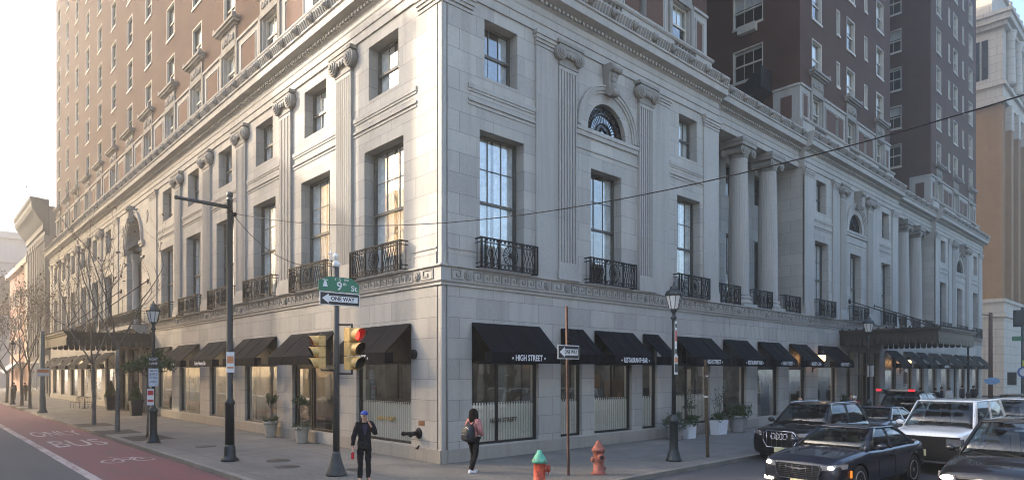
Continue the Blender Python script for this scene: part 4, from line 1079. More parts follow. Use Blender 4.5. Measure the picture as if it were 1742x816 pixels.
# ------------------------------------------------------------------ street lamps
def street_lamp(loc, label, signs=None):
    t = empty('street_lamp', loc, 0, label, 'street lamp', 'dark street lamps with lantern heads')
    m = MB(); m.lathe((0,0,0), [(.24,0),(.24,.05),(.20,.1),(.19,.2),(.145,.3),(.135,.36),(.13,1.15),(.155,1.18),(.155,1.26),(.10,1.34),(.075,1.42)], 16); m.build('lamp_base', M['polegreen'], t)
    m = MB(); m.lathe((0,0,0), [(.068,1.4),(.055,4.2),(.06,4.3),(.1,4.34),(.06,4.42),(.05,4.5),(.09,4.56),(.14,4.62)], 12); m.build('lamp_post', M['polegreen'], t)
    m = MB(); m.lathe((0,0,0), [(.13,4.62),(.235,5.02),(.24,5.04)], 8, sm=False); h = m.build('lantern_glass', M['lampglass'], t)
    m = MB(); m.lathe((0,0,0), [(.26,5.02),(.27,5.06),(.22,5.16),(.13,5.22),(.11,5.30),(.05,5.33),(.035,5.38),(.0,5.46)], 8, sm=False)
    for q in range(8):
        a = 2*pi*q/8; m.tube([(.135*cos(a),.135*sin(a),4.62),(.245*cos(a),.245*sin(a),5.03)], .012, 4)
    m.build('lantern_cap', M['polegreen'], t)
    return t
l1 = street_lamp((-4.56,12.29,0), 'dark street lamp with black and white lane signs beside the little green tree')
m = MB(); m.bbox(ID, -.17, .17, 0, .012, -.20, .20, .004); s1 = m.build('lane_sign', M['signblack'], l1, (-.02,-.09,3.1), -.5)
letters('RIGHT', .12, M['signwhite'], s1, ID(0,.015,.09), .3, depth=.001); letters('LANE', .12, M['signwhite'], s1, ID(0,.015,-.07), .27, depth=.001)
m = MB(); m.bbox(ID, -.17, .17, 0, .012, -.34, .34, .004); s1 = m.build('lane_sign', simple('pale_blue_sign',(.50,.55,.62),.5), l1, (-.02,-.09,2.5), -.5)
for z, w_ in ((.25,'BUS'),(.12,'BIKE'),(-.02,'TURN'),(-.16,'ONLY')): letters(w_, .12, M['signblack'], s1, ID(0,.015,z), .26, depth=.001)
parking_plate(l1, (-.12,-.08,1.75), .24, .62, -.5, [(.62,.9,'signred'),(.2,.35,'signred')])
l2 = street_lamp((5.64,-4.23,0), 'dark street lamp with two parking signs in front of the potted plants')
parking_plate(l2, (-.02,-.08,3.72), .26, 1.05, .35, [(.42,.74,'signred'),(.06,.20,'signblack'),(.82,.93,'signblack')])
parking_plate(l2, (-.02,-.09,2.92), .46, .58, .35, [(.62,.9,'signorange'),(.12,.55,'signblack')])
l3 = street_lamp((22.2,-4.2,0), 'dark street lamp standing before the near corner of the bronze canopy')
parking_plate(l3, (-.28,-.08,2.75), .36, .55, .5, []); parking_plate(l3, (.24,-.06,2.75), .30, .52, .9, [(.1,.9,'polegrey')])
street_lamp((40.8,-4.2,0), 'dark street lamp in front of the row of awnings past the bronze canopy')
street_lamp((-4.96,53.5,0), 'small distant street lamp among the leafy bare trees of the bus lane street')
street_lamp((-4.8,86,0), 'faintest street lamp at the hazy end of the bus lane street')
# ------------------------------------------------------------------ posts and signs of the right street
ow = empty('one_way_sign_post', (1.17,-3.95,0), 0, 'rusty brown post with a one way sign between the two hydrants', 'sign')
m = MB(); 
for a in ((-.028,.028,-.012,.0),(-.03,-.02,-.012,.03),(.02,.03,-.012,.03)): m.box(ID, a[0], a[1], a[2], a[3], 0, 4.42)
p = m.build('post', M['rust'], ow); p.rotation_euler = (0,-.018,0)
oneway_plate(ow, (-.05,-.05,3.22), .82, .36, 0)
ps = empty('wooden_post', (7.14,-4.5,0), 0, 'leaning plain brown post on the pavement just past the signed street lamp', 'post')
m = MB(); m.box(ID, -.055, .055, -.03, .03, 0, 3.1); p = m.build('post', simple('weathered_brown_wood',(.075,.05,.03),.85,nscale=14,namt=.4), ps); p.rotation_euler = (0,-.045,0)
m = MB(); m.box(ID, -.06, .06, -.04, .045, 2.55, 2.6); m.box(ID, -.06, .06, -.04, .045, 1.9, 1.95); p2 = m.build('steel_band', M['signwhite'], ps); p2.location = (-.11,0,0)
up = empty('utility_pole', (47.3,-4.2,0), 0, 'tall rusty brown pole with a small bracket before the tan brick tower', 'pole')
m = MB(); m.lathe((0,0,0), [(.16,0),(.14,3),(.12,7.1),(.0,7.12)], 10); m.tube([(0,0,6.9),(-.6,.4,6.95)], .04, 6); m.build('pole', M['rust'], up)
m = MB(); pts_ = [(.55*cos(2*pi*q/20), .26*sin(2*pi*q/20)) for q in range(20)]; m.plate(ID, pts_, .16, .19); m.build('oval_sign', simple('pale_blue_panel',(.25,.42,.62),.5), up, (0,0,2.05), -.9)
ts = empty('traffic_signal_pole', (57.9,-4.4,0), 0, 'distant black signal pole with a round blue sign at the far crossing', 'traffic light')
m = MB(); m.lathe((0,0,0), [(.2,0),(.12,.5),(.1,8.2),(0,8.22)], 10); m.build('pole', M['signblack'], ts)
m = MB(); m.box(ID,-.32,.32,-.2,.2,5.9,7.3); m.build('signal_head', M['signblack'], ts, (-1.0,.1,.6), -.9)
m = MB(); m.box(ID,-.25,.25,-.2,.2,1.4,2.5); m.build('signal_head', M['signblack'], ts, (-.75,.6,.2), -.9)
m = MB(); m.lathe((0,0,0), [(.48,0),(.48,.04)], 24, axis='y'); s_ = m.build('round_sign', M['lampblue'], ts, (-.2,-.15,2.7), -1.2)
m = MB(); m.lathe((0,-.012,0), [(.34,0),(.34,.01)], 24, axis='y'); m.build('sign_field', M['signwhite'], s_)
m = MB(); m.box(ID,-.14,.14,.02,.05,.5,1.0); m.build('yellow_panel', simple('lime_yellow_panel',(.6,.62,.08),.5), s_)
m = MB(); m.box(ID,-.75,.35,.05,.09,5.35,5.75); m.build('street_name_sign', M['signgreen'], ts, None, -1.2)
sp = empty('sign_post', (-4.88,37.64,0), 0, 'grey green post with a white and orange parking panel beyond the bare trees', 'sign')
m = MB(); m.lathe((0,0,0), [(.30,0),(.28,.12),(.2,.25),(.19,1.0),(.17,1.1),(.13,5.4),(0,5.42)], 12); m.build('post', simple('faded_grey_green_paint',(.12,.14,.13),.6), sp)
parking_plate(sp, (.02,-.2,2.7), .72, .52, -.5, [(.45,.85,'signorange')])
# ------------------------------------------------------------------ hydrants
def hydrant(loc, bodymat, capmat, label, lean=0., rz=0.):
    t = empty('fire_hydrant', loc, rz, label, 'fire hydrant')
    m = MB(); m.lathe((0,0,0), [(.19,0),(.19,.05),(.14,.06),(.135,.55),(.145,.57),(.16,.62)], 20); m.build('hydrant_body', M[bodymat], t)
    m = MB(); m.lathe((0,0,0), [(.175,.60),(.18,.66),(.16,.68),(.13,.74),(.09,.80),(.075,.83),(.06,.84),(.055,.89),(.0,.895)], 20); m.build('hydrant_cap', M[capmat], t)
    m = MB(); m.tube([(.0,-.1,.47),(.0,-.2,.47)], [.085,.075], 14); m.lathe((0,-.2,.47), [(.09,0),(.09,-.045),(.06,-.05)], 12, axis='y'); h = m.build('hydrant_nozzle', M[bodymat], t)
    m = MB(); m.lathe((0,-.252,.47), [(.05,0),(.05,-.004)], 12, axis='y'); m.build('nozzle_opening', M['signblack'], h)
    m = MB()
    for k in range(8):
        a = 2*pi*k/8; m.lathe((.165*cos(a),.165*sin(a),.045), [(.018,0),(.018,.03),(.0,.031)], 6); m.lathe((.168*cos(a),.168*sin(a),.655), [(.014,0),(.014,.025),(.0,.026)], 6)
    m.tube([(.0,-.2,.42),(.03,-.21,.34),(.06,-.19,.31),(.1,-.15,.36),(.12,-.10,.42)], .008, 4); m.build('hydrant_bolts', M[bodymat], t)
    m = MB(); m.tube([(.1,0,.18),(.19,0,.15)], .05, 10); m.tube([(-.1,0,.40),(-.2,0,.40)], .06, 10); m.build('hydrant_nozzle', M[bodymat], t)
    return t
M['hydred'] = simple('orange_red_hydrant_paint', (.44,.07,.035), .6, namt=.4, nscale=9, bmp=.2)
M['hydgreen'] = simple('sea_green_paint', (.10,.36,.24), .6, namt=.3, nscale=9)
M['hydrust'] = simple('peeling_red_brown_paint', (.27,.085,.06), .75, namt=.5, nscale=16, bmp=.3)
hydrant((-.74,-4.78,0), 'hydred', 'hydgreen', 'bright orange red hydrant with a green cap', rz=.75)
hydrant((1.9,-4.36,0), 'hydrust', 'hydrust', 'faded rusty red hydrant near the kerb right of the sign post', rz=-.5)
# ------------------------------------------------------------------ covers in the pavement
for (x, y, r_, lab) in ((-3.2,4.0,.36,'round iron cover in the smooth flags behind the signal pole'),(-3.55,2.55,.34,'round iron cover on the seam of the speckled paving'),(-2.4,.75,.28,'small round cover just right of the signal pole foot'),(-3.5,9.6,.36,'round iron cover between the mast arm pole and the urns')):
    m = MB(); m.lathe((x,y,0), [(r_,.0005),(r_,.008),(r_-.03,.010)], 28); o = m.build('manhole_cover', simple('worn_iron_cover',(.07,.06,.055),.6,.4,nscale=20,namt=.4)); tag(o, lab, 'manhole cover')
# ================================================================== CARS  (local: front towards -x, y to the car's right hand side seen from the front = -y .. length along x)
def carpaint(name, col, metal=0., rough=.45):
    m, nt, out = nmat(name); tc = N(nt, 'ShaderNodeTexCoord').outputs['Object']
    n = noise(nt, tc, 1.7, 5, .6); n2 = noise(nt, tc, 60, 2, .5)
    p = N(nt, 'ShaderNodeBsdfPrincipled', Metallic=metal); p.inputs['Coat Weight'].default_value = 1.; p.inputs['Specular IOR Level'].default_value = .15; p.inputs['Coat Roughness'].default_value = .03
    c = mixc(nt, ramp(nt, n2, .4, .7), col, tuple(min(1,x*1.35) for x in col)); c = mixc(nt, ramp(nt, n, .55, .85), c, tuple(x*.7+.004 for x in col)); L(nt, c, p.inputs['Base Color'])
    r = N(nt, 'ShaderNodeMath', _operation='MULTIPLY_ADD'); L(nt, n, r.inputs[0]); r.inputs[1].default_value = .12; r.inputs[2].default_value = rough-.05; L(nt, r.outputs[0], p.inputs['Roughness'])
    L(nt, p.outputs[0], out.inputs[0]); return m
M['p_navy'] = carpaint('dark_blue_grey_car_paint', (.005,.0075,.017)); M['p_black'] = carpaint('black_car_paint', (.003,.0035,.006)); M['p_white'] = carpaint('white_car_paint', (.72,.72,.72), 0., .3)
M['p_grey'] = carpaint('slate_car_paint', (.035,.042,.055)); M['p_dark'] = carpaint('charcoal_car_paint', (.0045,.0045,.006)); M['p_tan'] = carpaint('tan_car_paint', (.30,.25,.18), .3)
M['tyre'] = simple('tyre_rubber', (.016,.016,.017), .85, namt=.2); M['rim'] = simple('alloy_rim', (.42,.43,.45), .3, .9, namt=.1)
M['carglass'] = glassmat('tinted_car_glass', (.50,.56,.58), .07); M['seatcloth'] = simple('dark_seat_cloth', (.03,.03,.032), .9); M['chrome'] = simple('chrome', (.62,.63,.65), .14, 1., namt=.05)
M['plastic'] = simple('black_car_plastic', (.008,.008,.009), .6, namt=.2, spec=.2); M['lampclear'] = simple('clear_headlamp_lens', (.16,.165,.18), .08, .2, namt=.3)
M['headlit'] = simple('lit_headlamp', (.9,.85,.75), .2, namt=0, emit=(1,.86,.66), estr=2.6); M['taillit'] = simple('red_tail_lamp', (.45,.01,.012), .25, namt=0, emit=(1,.04,.06), estr=.28)
M['amber'] = simple('amber_side_lamp', (.7,.2,.03), .3, namt=0, emit=(1,.25,.03), estr=.25); M['plate'] = simple('pale_number_plate', (.50,.47,.28), .5, namt=.25)
def lerp_tab(tab, x):
    if x <= tab[0][0]: return tab[0][1]
    for (a, va), (b, vb) in zip(tab, tab[1:]):
        if x <= b:
            t = (x-a)/(b-a); return va+(vb-va)*t
    return tab[-1][1]
def car_body(L_, W, tab_top, tab_w, zb, wheels, wr_, belt_bulge=.02):
    """body shell below the windows: lofted sections from nose to tail, wheel arches cut out"""
    xs = sorted({0,.05,.14,.30,*[L_*k/16 for k in range(1,16)],L_-.30,L_-.12,L_-.04,L_})
    rings = []
    for x in xs:
        zt = lerp_tab(tab_top, x); w = lerp_tab(tab_w, x)*W/2
        nose = max(0, 1-min(x, L_-x)/.16); bz = zb+.10*nose
        h = zt-bz
        half = [(.0,bz),(w*.80,bz),(w*.94,bz+.05),(w*.985,bz+h*.26),(w*1.0,bz+h*.52),(w*.985,bz+h*.74),(w*.955,bz+h*.90),(w*.88,zt-.012),(w*.70,zt+.012),(w*.35,zt+.028),(0,zt+.032)]
        ring = [(x,-y,z) for y,z in half] + [(x,y,z) for y,z in reversed(half[1:-1])]
        rings.append(ring)
    m = MB(); m.loft(rings, sm=True)
    me = m.mesh('body')
    cut = MB()
    for wx in wheels:
        for q in (-1,1): cut.lathe((wx, q*W*.5 - .24 if q > 0 else -W*.5-.10, wr_*1.0), [(wr_*1.16,0),(wr_*1.16,.34)], 28, axis='y', sm=True)
    cme = cut.mesh('cut'); co = bpy.data.objects.new('cut', cme); COL.objects.link(co)
    r = modified(me, [('SUBSURF', dict(levels=1, render_levels=1)), ('BOOLEAN', dict(object=co, operation='DIFFERENCE', solver='EXACT'))], 'body')
    bpy.data.objects.remove(co)
    for p in r.polygons: p.use_smooth = True
    r.set_sharp_from_angle(angle=rad(38))
    return r
def wheel(parent, x, y, r, q, spokes=10):
    t = MB(); t.lathe((0,0,0), [(r*.66,-.10),(r*.92,-.115),(r,-.085),(r,.085),(r*.92,.115),(r*.66,.10)], 28, axis='y'); 
    o = t.build('wheel', M['tyre'], parent, (x,y,r))
    rm = MB(); s = q
    rm.lathe((0,0,0), [(r*.68,s*.10),(r*.66,s*.112),(r*.60,s*.10),(r*.57,s*.02),(.02,s*.02)], 28, axis='y', caps=False)
    for k in range(spokes):
        a = 2*pi*k/spokes; ca, sa = cos(a), sin(a); w = r*.055
        rm.loft([[(rr*ca-e*w*sa, yy, rr*sa+e*w*ca) for e, yy in ((-1,s*.055),(1,s*.055),(1,s*.095),(-1,s*.095))] for rr in (r*.1, r*.62)])
    rm.lathe((0,0,0), [(r*.16,s*.05),(r*.15,s*.10),(.01,s*.105)], 14, axis='y')
    rm.build('rim', M['rim'], o)
def greenhouse(parent, spec, paint, W):
    """glass house: base ring at belt, roof ring above; roof skin and pillars in paint"""
    xb0,xb1,xr0,xr1,zb,zr,wb,wr2,zb1 = spec
    def ring(x0,x1,w,z,z1,cr,n=6):
        pts = []
        for (sx,sy) in ((-1,-1),(1,-1),(1,1),(-1,1)):
            cx = (x0+cr) if sx < 0 else (x1-cr); cy = sy*(w/2-cr)
            a0 = {(-1,-1):pi,(1,-1):1.5*pi,(1,1):0,(-1,1):.5*pi}[(sx,sy)]
            for k in range(n+1):
                a = a0+pi/2*k/n; x = cx+cr*cos(a); y = cy+cr*sin(a); pts.append((x,y,z+(z1-z)*(x-x0)/(x1-x0)))
        return pts
    g = MB()
    lo = ring(xb0,xb1,wb,zb,zb1,.16); hi = ring(xr0,xr1,wr2,zr-.035,zr-.045,.14)
    mid = [((a[0]+b[0])/2,(a[1]+b[1])/2*1.012,(a[2]+b[2])/2) for a,b in zip(lo,hi)]
    g.loft([lo,mid,hi], sm=True)
    go = g.build('window_glass', M['carglass'], parent)
    r = MB(); n = len(hi)
    rings = [hi, [(x,y*1.0,z+.028) for x,y,z in hi]]
    cxm = (xr0+xr1)/2
    for k, dz in ((.90,.045),(.6,.062),(.25,.070)): rings.append([(cxm+(x-cxm)*k, y*k, z+dz) for x,y,z in hi])
    r.loft(rings, sm=True); r.build('roof', paint, parent)
    pm_ = MB()
    def at(u, t, side):       # point on the glass side: u along length 0..1, t height 0..1
        x = (xb0+(xb1-xb0)*u)*(1-t)+(xr0+(xr1-xr0)*u)*t
        zl = zb+(zb1-zb)*u; z = zl*(1-t)+(zr-.03)*t; w = (wb/2*(1-t)+wr2/2*t)*(1+.012*4*t*(1-t)*.5)
        return (x, side*(w+.006), z)
    for s in (-1,1):
        for u0_, u1_ in ((.035,.085),(.475,.525),(.90,.985)):
            pm_.loft([[at(u0_,t,s),at(u1_,t,s),tuple(v-o for v,o in zip(at(u1_,t,s),(0,s*.03,0))),tuple(v-o for v,o in zip(at(u0_,t,s),(0,s*.03,0)))] for t in (-.02,.25,.5,.75,1.02)])
        # windscreen and rear pillars round the corners
        for u0_, xf in ((0,1),(1,-1)):
            pts = []
            for t in (-.03,.35,.7,1.03):
                x = (xb0 if u0_ == 0 else xb1)*(1-t)+(xr0 if u0_ == 0 else xr1)*t
                z = (zb if u0_ == 0 else zb1)*(1-t)+(zr-.03)*t; w = wb/2*(1-t)+wr2/2*t
                pts.append([(x+xf*.030,s*(w-.045),z),(x+xf*.10,s*(w+.004),z),(x+xf*.19,s*(w+.012),z),(x+xf*.16,s*(w-.06),z)])
            pm_.loft(pts, sm=True)
    pm_.build('window_pillar', paint, parent)
    return go
def mirror(parent, x, y, z, s, paint):
    m = MB(); m.ball((x,y+s*.13,z+.03), .1, 10, 8, sc=(.75,1.1,.75)); m.tube([(x,y,z-.03),(x,y+s*.1,z)], .03, 6); m.build('wing_mirror', paint, parent)
def base_car(name, loc, rz, label, cat, L_, W, tab_top, tab_w, zb, wheels, wr_, gh, paint, group='cars waiting in the street'):
    t = empty(name, loc, rz, label, cat, group)
    me = car_body(L_, W, tab_top, tab_w, zb, wheels, wr_); me.materials.clear(); me.materials.append(paint); body = link('body', me, t)
    u = MB(); u.box(lambda a,d,z:(a,d,z), .45, L_-.45, -W/2+.16, W/2-.16, zb+.02, .62); u.build('underbody', M['plastic'], t)
    for wx in wheels:
        for q in (-1,1): wheel(t, wx, q*(W/2-.125), wr_, q)
    greenhouse(t, gh, paint, W)
    it = MB(); it.box(XYZ, gh[0]+.12, gh[1]-.12, -gh[6]/2+.08, gh[6]/2-.08, min(gh[4],gh[8])-.1, min(gh[4],gh[8])+.045); it.loft([[(gh[0]+.15,-.62,gh[4]),(gh[0]+.15,.62,gh[4]),(gh[0]+.62,.62,gh[4]),(gh[0]+.62,-.62,gh[4])],[(gh[0]+.3,-.60,gh[4]+.09),(gh[0]+.3,.60,gh[4]+.09),(gh[0]+.60,.60,gh[4]+.10),(gh[0]+.60,-.60,gh[4]+.10)]]); it.build('dashboard', M['plastic'], t)
    for xx in (gh[2]+.25, gh[2]+1.15):
        for s in (-1,1):
            st_ = MB(); zt_ = gh[5]-.42; st_.loft([[(xx-.05,s*.38-.24,gh[4]-.05),(xx-.05,s*.38+.24,gh[4]-.05),(xx+.1,s*.38+.24,gh[4]-.05),(xx+.1,s*.38-.24,gh[4]-.05)],[(xx+.06,s*.38-.2,zt_+.1),(xx+.06,s*.38+.2,zt_+.1),(xx+.16,s*.38+.2,zt_+.1),(xx+.16,s*.38-.2,zt_+.1)]]); st_.ball((xx+.12,s*.38,zt_+.2), .12, 10, 8, sc=(.5,1.1,.8)); st_.build('car_seat', M['seatcloth'], t)
    rm_ = MB(); rm_.ball((gh[2]+.02,0,gh[5]-.14), .05, 8, 6, sc=(.4,2.4,.7)); rm_.build('rear_view_mirror', M['plastic'], t)
    sw_ = MB(); sw_.tube([(gh[0]+.78+.05*cos(a),.38+.18*sin(a),gh[4]+.09+.16*cos(a)) for a in [2*pi*k/14 for k in range(15)]], .014, 5); sw_.build('steering_wheel', M['plastic'], t)
    for s in (-1,1): mirror(t, gh[0]+.42, s*(W/2-.04), gh[4]+.08, s, paint)
    wp = MB()
    for y0, y1 in ((-.55,.05),(.02,.6)): wp.tube([(gh[0]-.03,y0,gh[4]+.012),(gh[0]+.10,y1,gh[4]+.09)], .012, 4)
    wp.build('windscreen_wiper', M['plastic'], t)
    dl = MB()
    for s in (-1,1):
        for xx in (gh[0]+.55, (gh[0]+gh[1])/2, gh[1]-.35): dl.tube([(xx,s*W*.496,zb+.2),(xx-.02,s*W*.499,.75),(xx,s*W*.478,gh[4]-.06)], .006, 4)
        for xx in ((gh[0]+gh[1])/2-.18, gh[1]-.5): dl.box(lambda a,d,z:(a,d,z), xx-.11, xx+.11, *sorted((s*W*.485,s*W*.505)), gh[4]-.17, gh[4]-.135)
    dl.build('door_seam', M['plastic'], t)
    return t
XYZ = lambda a,d,z: (a,d,z)
def front_plate_(parent, x, z, w=.31, h=.155):
    m = MB(); m.box(XYZ, x-.02, x, -w/2, w/2, z-h/2, z+h/2); m.build('number_plate', M['plate'], parent)
def grille_panel(parent, poly, x0, x1, mat, name='grille'):
    """outline in (y, z) with thickness in x"""
    m = MB(); m.loft([[(x0+dx,y,z) for y,z in poly] for dx in (0, x1-x0)]); return m.build(name, M[mat], parent)
# --- dark blue saloon with winged badge ------------------------------------------------
def rot_loc(fx, fy, rz):  return (fx, fy, ZR)
c1 = base_car('parked_car', (3.30,-9.03,ZR), -.075, 'dark blue grey saloon with a winged badge on its mesh grille', 'car', 5.05, 1.92,
    [(0,.66),(.05,.78),(.3,.90),(1.0,.985),(1.55,1.03),(2.2,1.02),(4.2,1.05),(4.75,1.06),(4.95,1.0),(5.05,.86)], [(0,.84),(.12,.93),(.5,.985),(1.0,1.0),(4.2,1.0),(4.75,.95),(5.05,.84)], .20, (.98,4.02), .365,
    (1.38,4.35,2.22,3.62,1.0,1.49,1.70,1.30,1.04), M['p_navy'])
gp = grille_panel(c1, [(-.50,.50),(-.42,.42),(.42,.42),(.50,.50),(.52,.70),(.47,.76),(-.47,.76),(-.52,.70)], -.035, .12, 'plastic')
gp2 = MB()
for k in range(13): gp2.tube([(-.045,-.46+k*.0767,.44),(-.045,-.46+k*.0767+(.06 if k%2 else -.06),.745)], .006, 4)
for k in range(7): gp2.tube([(-.045,-.48,.47+k*.042),(-.045,.48,.47+k*.042)], .005, 4)
gp2.build('grille_mesh', M['p_grey'], gp)
rim_ = MB(); ol = [(-.50,.50),(-.42,.42),(.42,.42),(.50,.50),(.52,.70),(.47,.76),(-.47,.76),(-.52,.70)]; rim_.tube([(-.04,y,z) for y,z in ol+ol[:1]], .012, 5); rim_.build('grille_surround', M['p_grey'], gp)
wb_ = MB(); 
for q in (-1,1): wb_.loft([[(-.065,q*.0,.655),(-.065,q*.05,.640),(-.065,q*.28,.690),(-.065,q*.30,.702),(-.065,q*.05,.672),(-.065,0,.685)],[(-.045,q*.0,.655),(-.045,q*.05,.640),(-.045,q*.28,.690),(-.045,q*.30,.702),(-.045,q*.05,.672),(-.045,0,.685)]])
wb_.build('winged_badge', M['chrome'], gp)
for q in (-1,1):
    hl = MB(); hl.loft([[(.015,q*.53,.66),(.10,q*.80,.67),(.36,q*.925,.72),(.40,q*.915,.81),(.16,q*.80,.80),(.035,q*.56,.765)],[(-.015,q*.53,.66),(.045,q*.80,.67),(.33,q*.955,.72),(.37,q*.945,.81),(.11,q*.81,.80),(.0,q*.56,.765)]])
    h = hl.build('headlight', M['lampclear'], c1); b = MB(); b.ball((.035,q*.72,.73), .055, 10, 8, sc=(1,1.3,.8)); b.build('lit_bulb', M['headlit'], h)
    fg = MB(); fg.loft([[(.02,q*.60,.33),(.13,q*.84,.33),(.14,q*.84,.40),(.03,q*.62,.39)],[(-.03,q*.60,.33),(.06,q*.86,.33),(.07,q*.86,.40),(-.03,q*.62,.39)]]); fg.build('fog_lamp', M['headlit'] if q > 0 else M['lampclear'], c1)
    sl = MB(); sl.box(XYZ, .47, .53, *sorted((q*.94,q*.962)), .50, .66); sl.build('side_lamp', M['amber'], c1)
lw = MB(); lw.box(XYZ, -.03, .1, -.62, .62, .24, .34); lw.build('lower_grille', M['plastic'], c1)
front_plate_(c1, -.04, .345)
# --- black SUV with four rings ---------------------------------------------------------
c2 = base_car('parked_car', (8.15,-6.37,ZR), -.01, 'black suv with four rings on its grille parked along the kerb', 'car', 5.06, 1.99,
    [(0,.80),(.05,.98),(.25,1.07),(.9,1.14),(1.35,1.18),(2.2,1.16),(4.4,1.20),(4.85,1.20),(5.0,1.1),(5.06,.9)], [(0,.86),(.12,.94),(.5,.99),(1.0,1.0),(4.4,1.0),(4.85,.95),(5.06,.86)], .24, (.98,4.0), .39,
    (1.25,4.9,2.02,4.55,1.14,1.80,1.76,1.34,1.19), M['p_black'])
ol = [(-.52,.72),(-.40,.52),(.40,.52),(.52,.72),(.50,.94),(.40,1.02),(-.40,1.02),(-.50,.94)]
gp = grille_panel(c2, ol, -.03, .14, 'plastic'); rim_ = MB(); rim_.tube([(-.04,y,z) for y,z in ol+ol[:1]], .014, 5)
for k in range(6): rim_.tube([(-.04,-.40+k*.16,.54),(-.04,-.40+k*.16,1.0)], .010, 4)
rim_.build('grille_bars', M['chrome'], gp)
rg = MB()
for k in range(4): rg.tube([(-.06,-.18+k*.12+.085*cos(2*pi*q/20),.86+.085*sin(2*pi*q/20)) for q in range(21)], .012, 5)
rg.build('ring_badge', M['chrome'], gp)
for q in (-1,1):
    hl = MB(); hl.loft([[(.02,q*.58,.90),(.12,q*.84,.90),(.34,q*.97,.95),(.34,q*.96,1.02),(.14,q*.83,1.0),(.03,q*.6,.985)],[(-.015,q*.58,.90),(.06,q*.85,.90),(.31,q*.995,.95),(.31,q*.985,1.02),(.09,q*.84,1.0),(-.005,q*.6,.985)]]); hl.build('headlight', M['lampclear'], c2)
    rr_ = MB(); rr_.tube([(2.1,q*.62,1.79),(2.4,q*.64,1.83),(4.2,q*.64,1.82),(4.5,q*.62,1.78)], .018, 6); rr_.build('roof_rail', M['chrome'], c2)
front_plate_(c2, -.04, .45)
# --- big white vehicle -----------------------------------------------------------------
c3 = base_car('parked_car', (9.15,-9.88,ZR), -.03, 'big white suv with a dark square grille behind the saloon', 'car', 5.4, 2.04,
    [(0,.9),(.05,1.12),(.25,1.17),(1.0,1.21),(1.5,1.24),(2.4,1.22),(5.0,1.24),(5.3,1.2),(5.4,1.0)], [(0,.92),(.1,.96),(.5,1.0),(5.2,1.0),(5.4,.93)], .30, (1.0,4.2), .41,
    (1.42,5.25,2.15,5.1,1.2,1.98,1.86,1.52,1.24), M['p_white'])
grille_panel(c3, [(-.93,.40),(.93,.40),(.93,1.07),(-.93,1.07)], -.03, .12, 'plastic')
gb = MB()
for z in (.66,.8,.94): gb.box(XYZ, -.04, -.03, -.6, .6, z-.02, z+.02)
gb.build('grille_bars', M['plastic'], c3)
for q in (-1,1):
    hl = MB(); hl.box(XYZ, -.04, .25, *sorted((q*.64,q*.985)), .84, 1.02); hl.build('headlight', M['lampclear'], c3)
front_plate_(c3, -.05, .62, .33, .17)
# --- charcoal SUV at the frame edge ------------------------------------------------------
c4 = base_car('parked_car', (3.35,-12.62,ZR), -.02, 'charcoal suv with one bright headlight cut off by the picture edge', 'car', 4.9, 1.95,
    [(0,.72),(.05,.88),(.3,.99),(1.0,1.10),(1.4,1.15),(2.2,1.12),(4.3,1.16),(4.7,1.15),(4.85,1.0),(4.9,.85)], [(0,.84),(.12,.93),(.5,.985),(1.0,1.0),(4.2,1.0),(4.7,.95),(4.9,.84)], .22, (.96,3.9), .37,
    (1.18,4.7,2.05,4.3,1.1,1.80,1.74,1.34,1.15), M['p_dark'])
ol = [(-.5,.55),(.5,.55),(.55,.80),(-.55,.80)]; gp = grille_panel(c4, ol, -.03, .12, 'plastic'); rim_ = MB(); rim_.tube([(-.04,y,z) for y,z in ol+ol[:1]], .014, 5); rim_.build('grille_surround', M['chrome'], gp)
for q in (-1,1):
    hl = MB(); hl.loft([[(.02,q*.56,.70),(.12,q*.80,.70),(.36,q*.935,.76),(.38,q*.925,.86),(.16,q*.80,.86),(.04,q*.58,.83)],[(-.015,q*.56,.70),(.06,q*.80,.70),(.33,q*.965,.76),(.35,q*.955,.86),(.11,q*.81,.86),(.0,q*.58,.83)]])
    h = hl.build('headlight', M['lampclear'], c4); b = MB(); b.ball((.04,q*.72,.775), .07, 10, 8, sc=(1,1.9,.8)); b.build('lit_bulb', M['headlit'], h)
    sl = MB(); sl.box(XYZ, .38, .42, *sorted((q*.92,q*.955)), .70, .84); sl.build('side_lamp', M['amber'], c4)
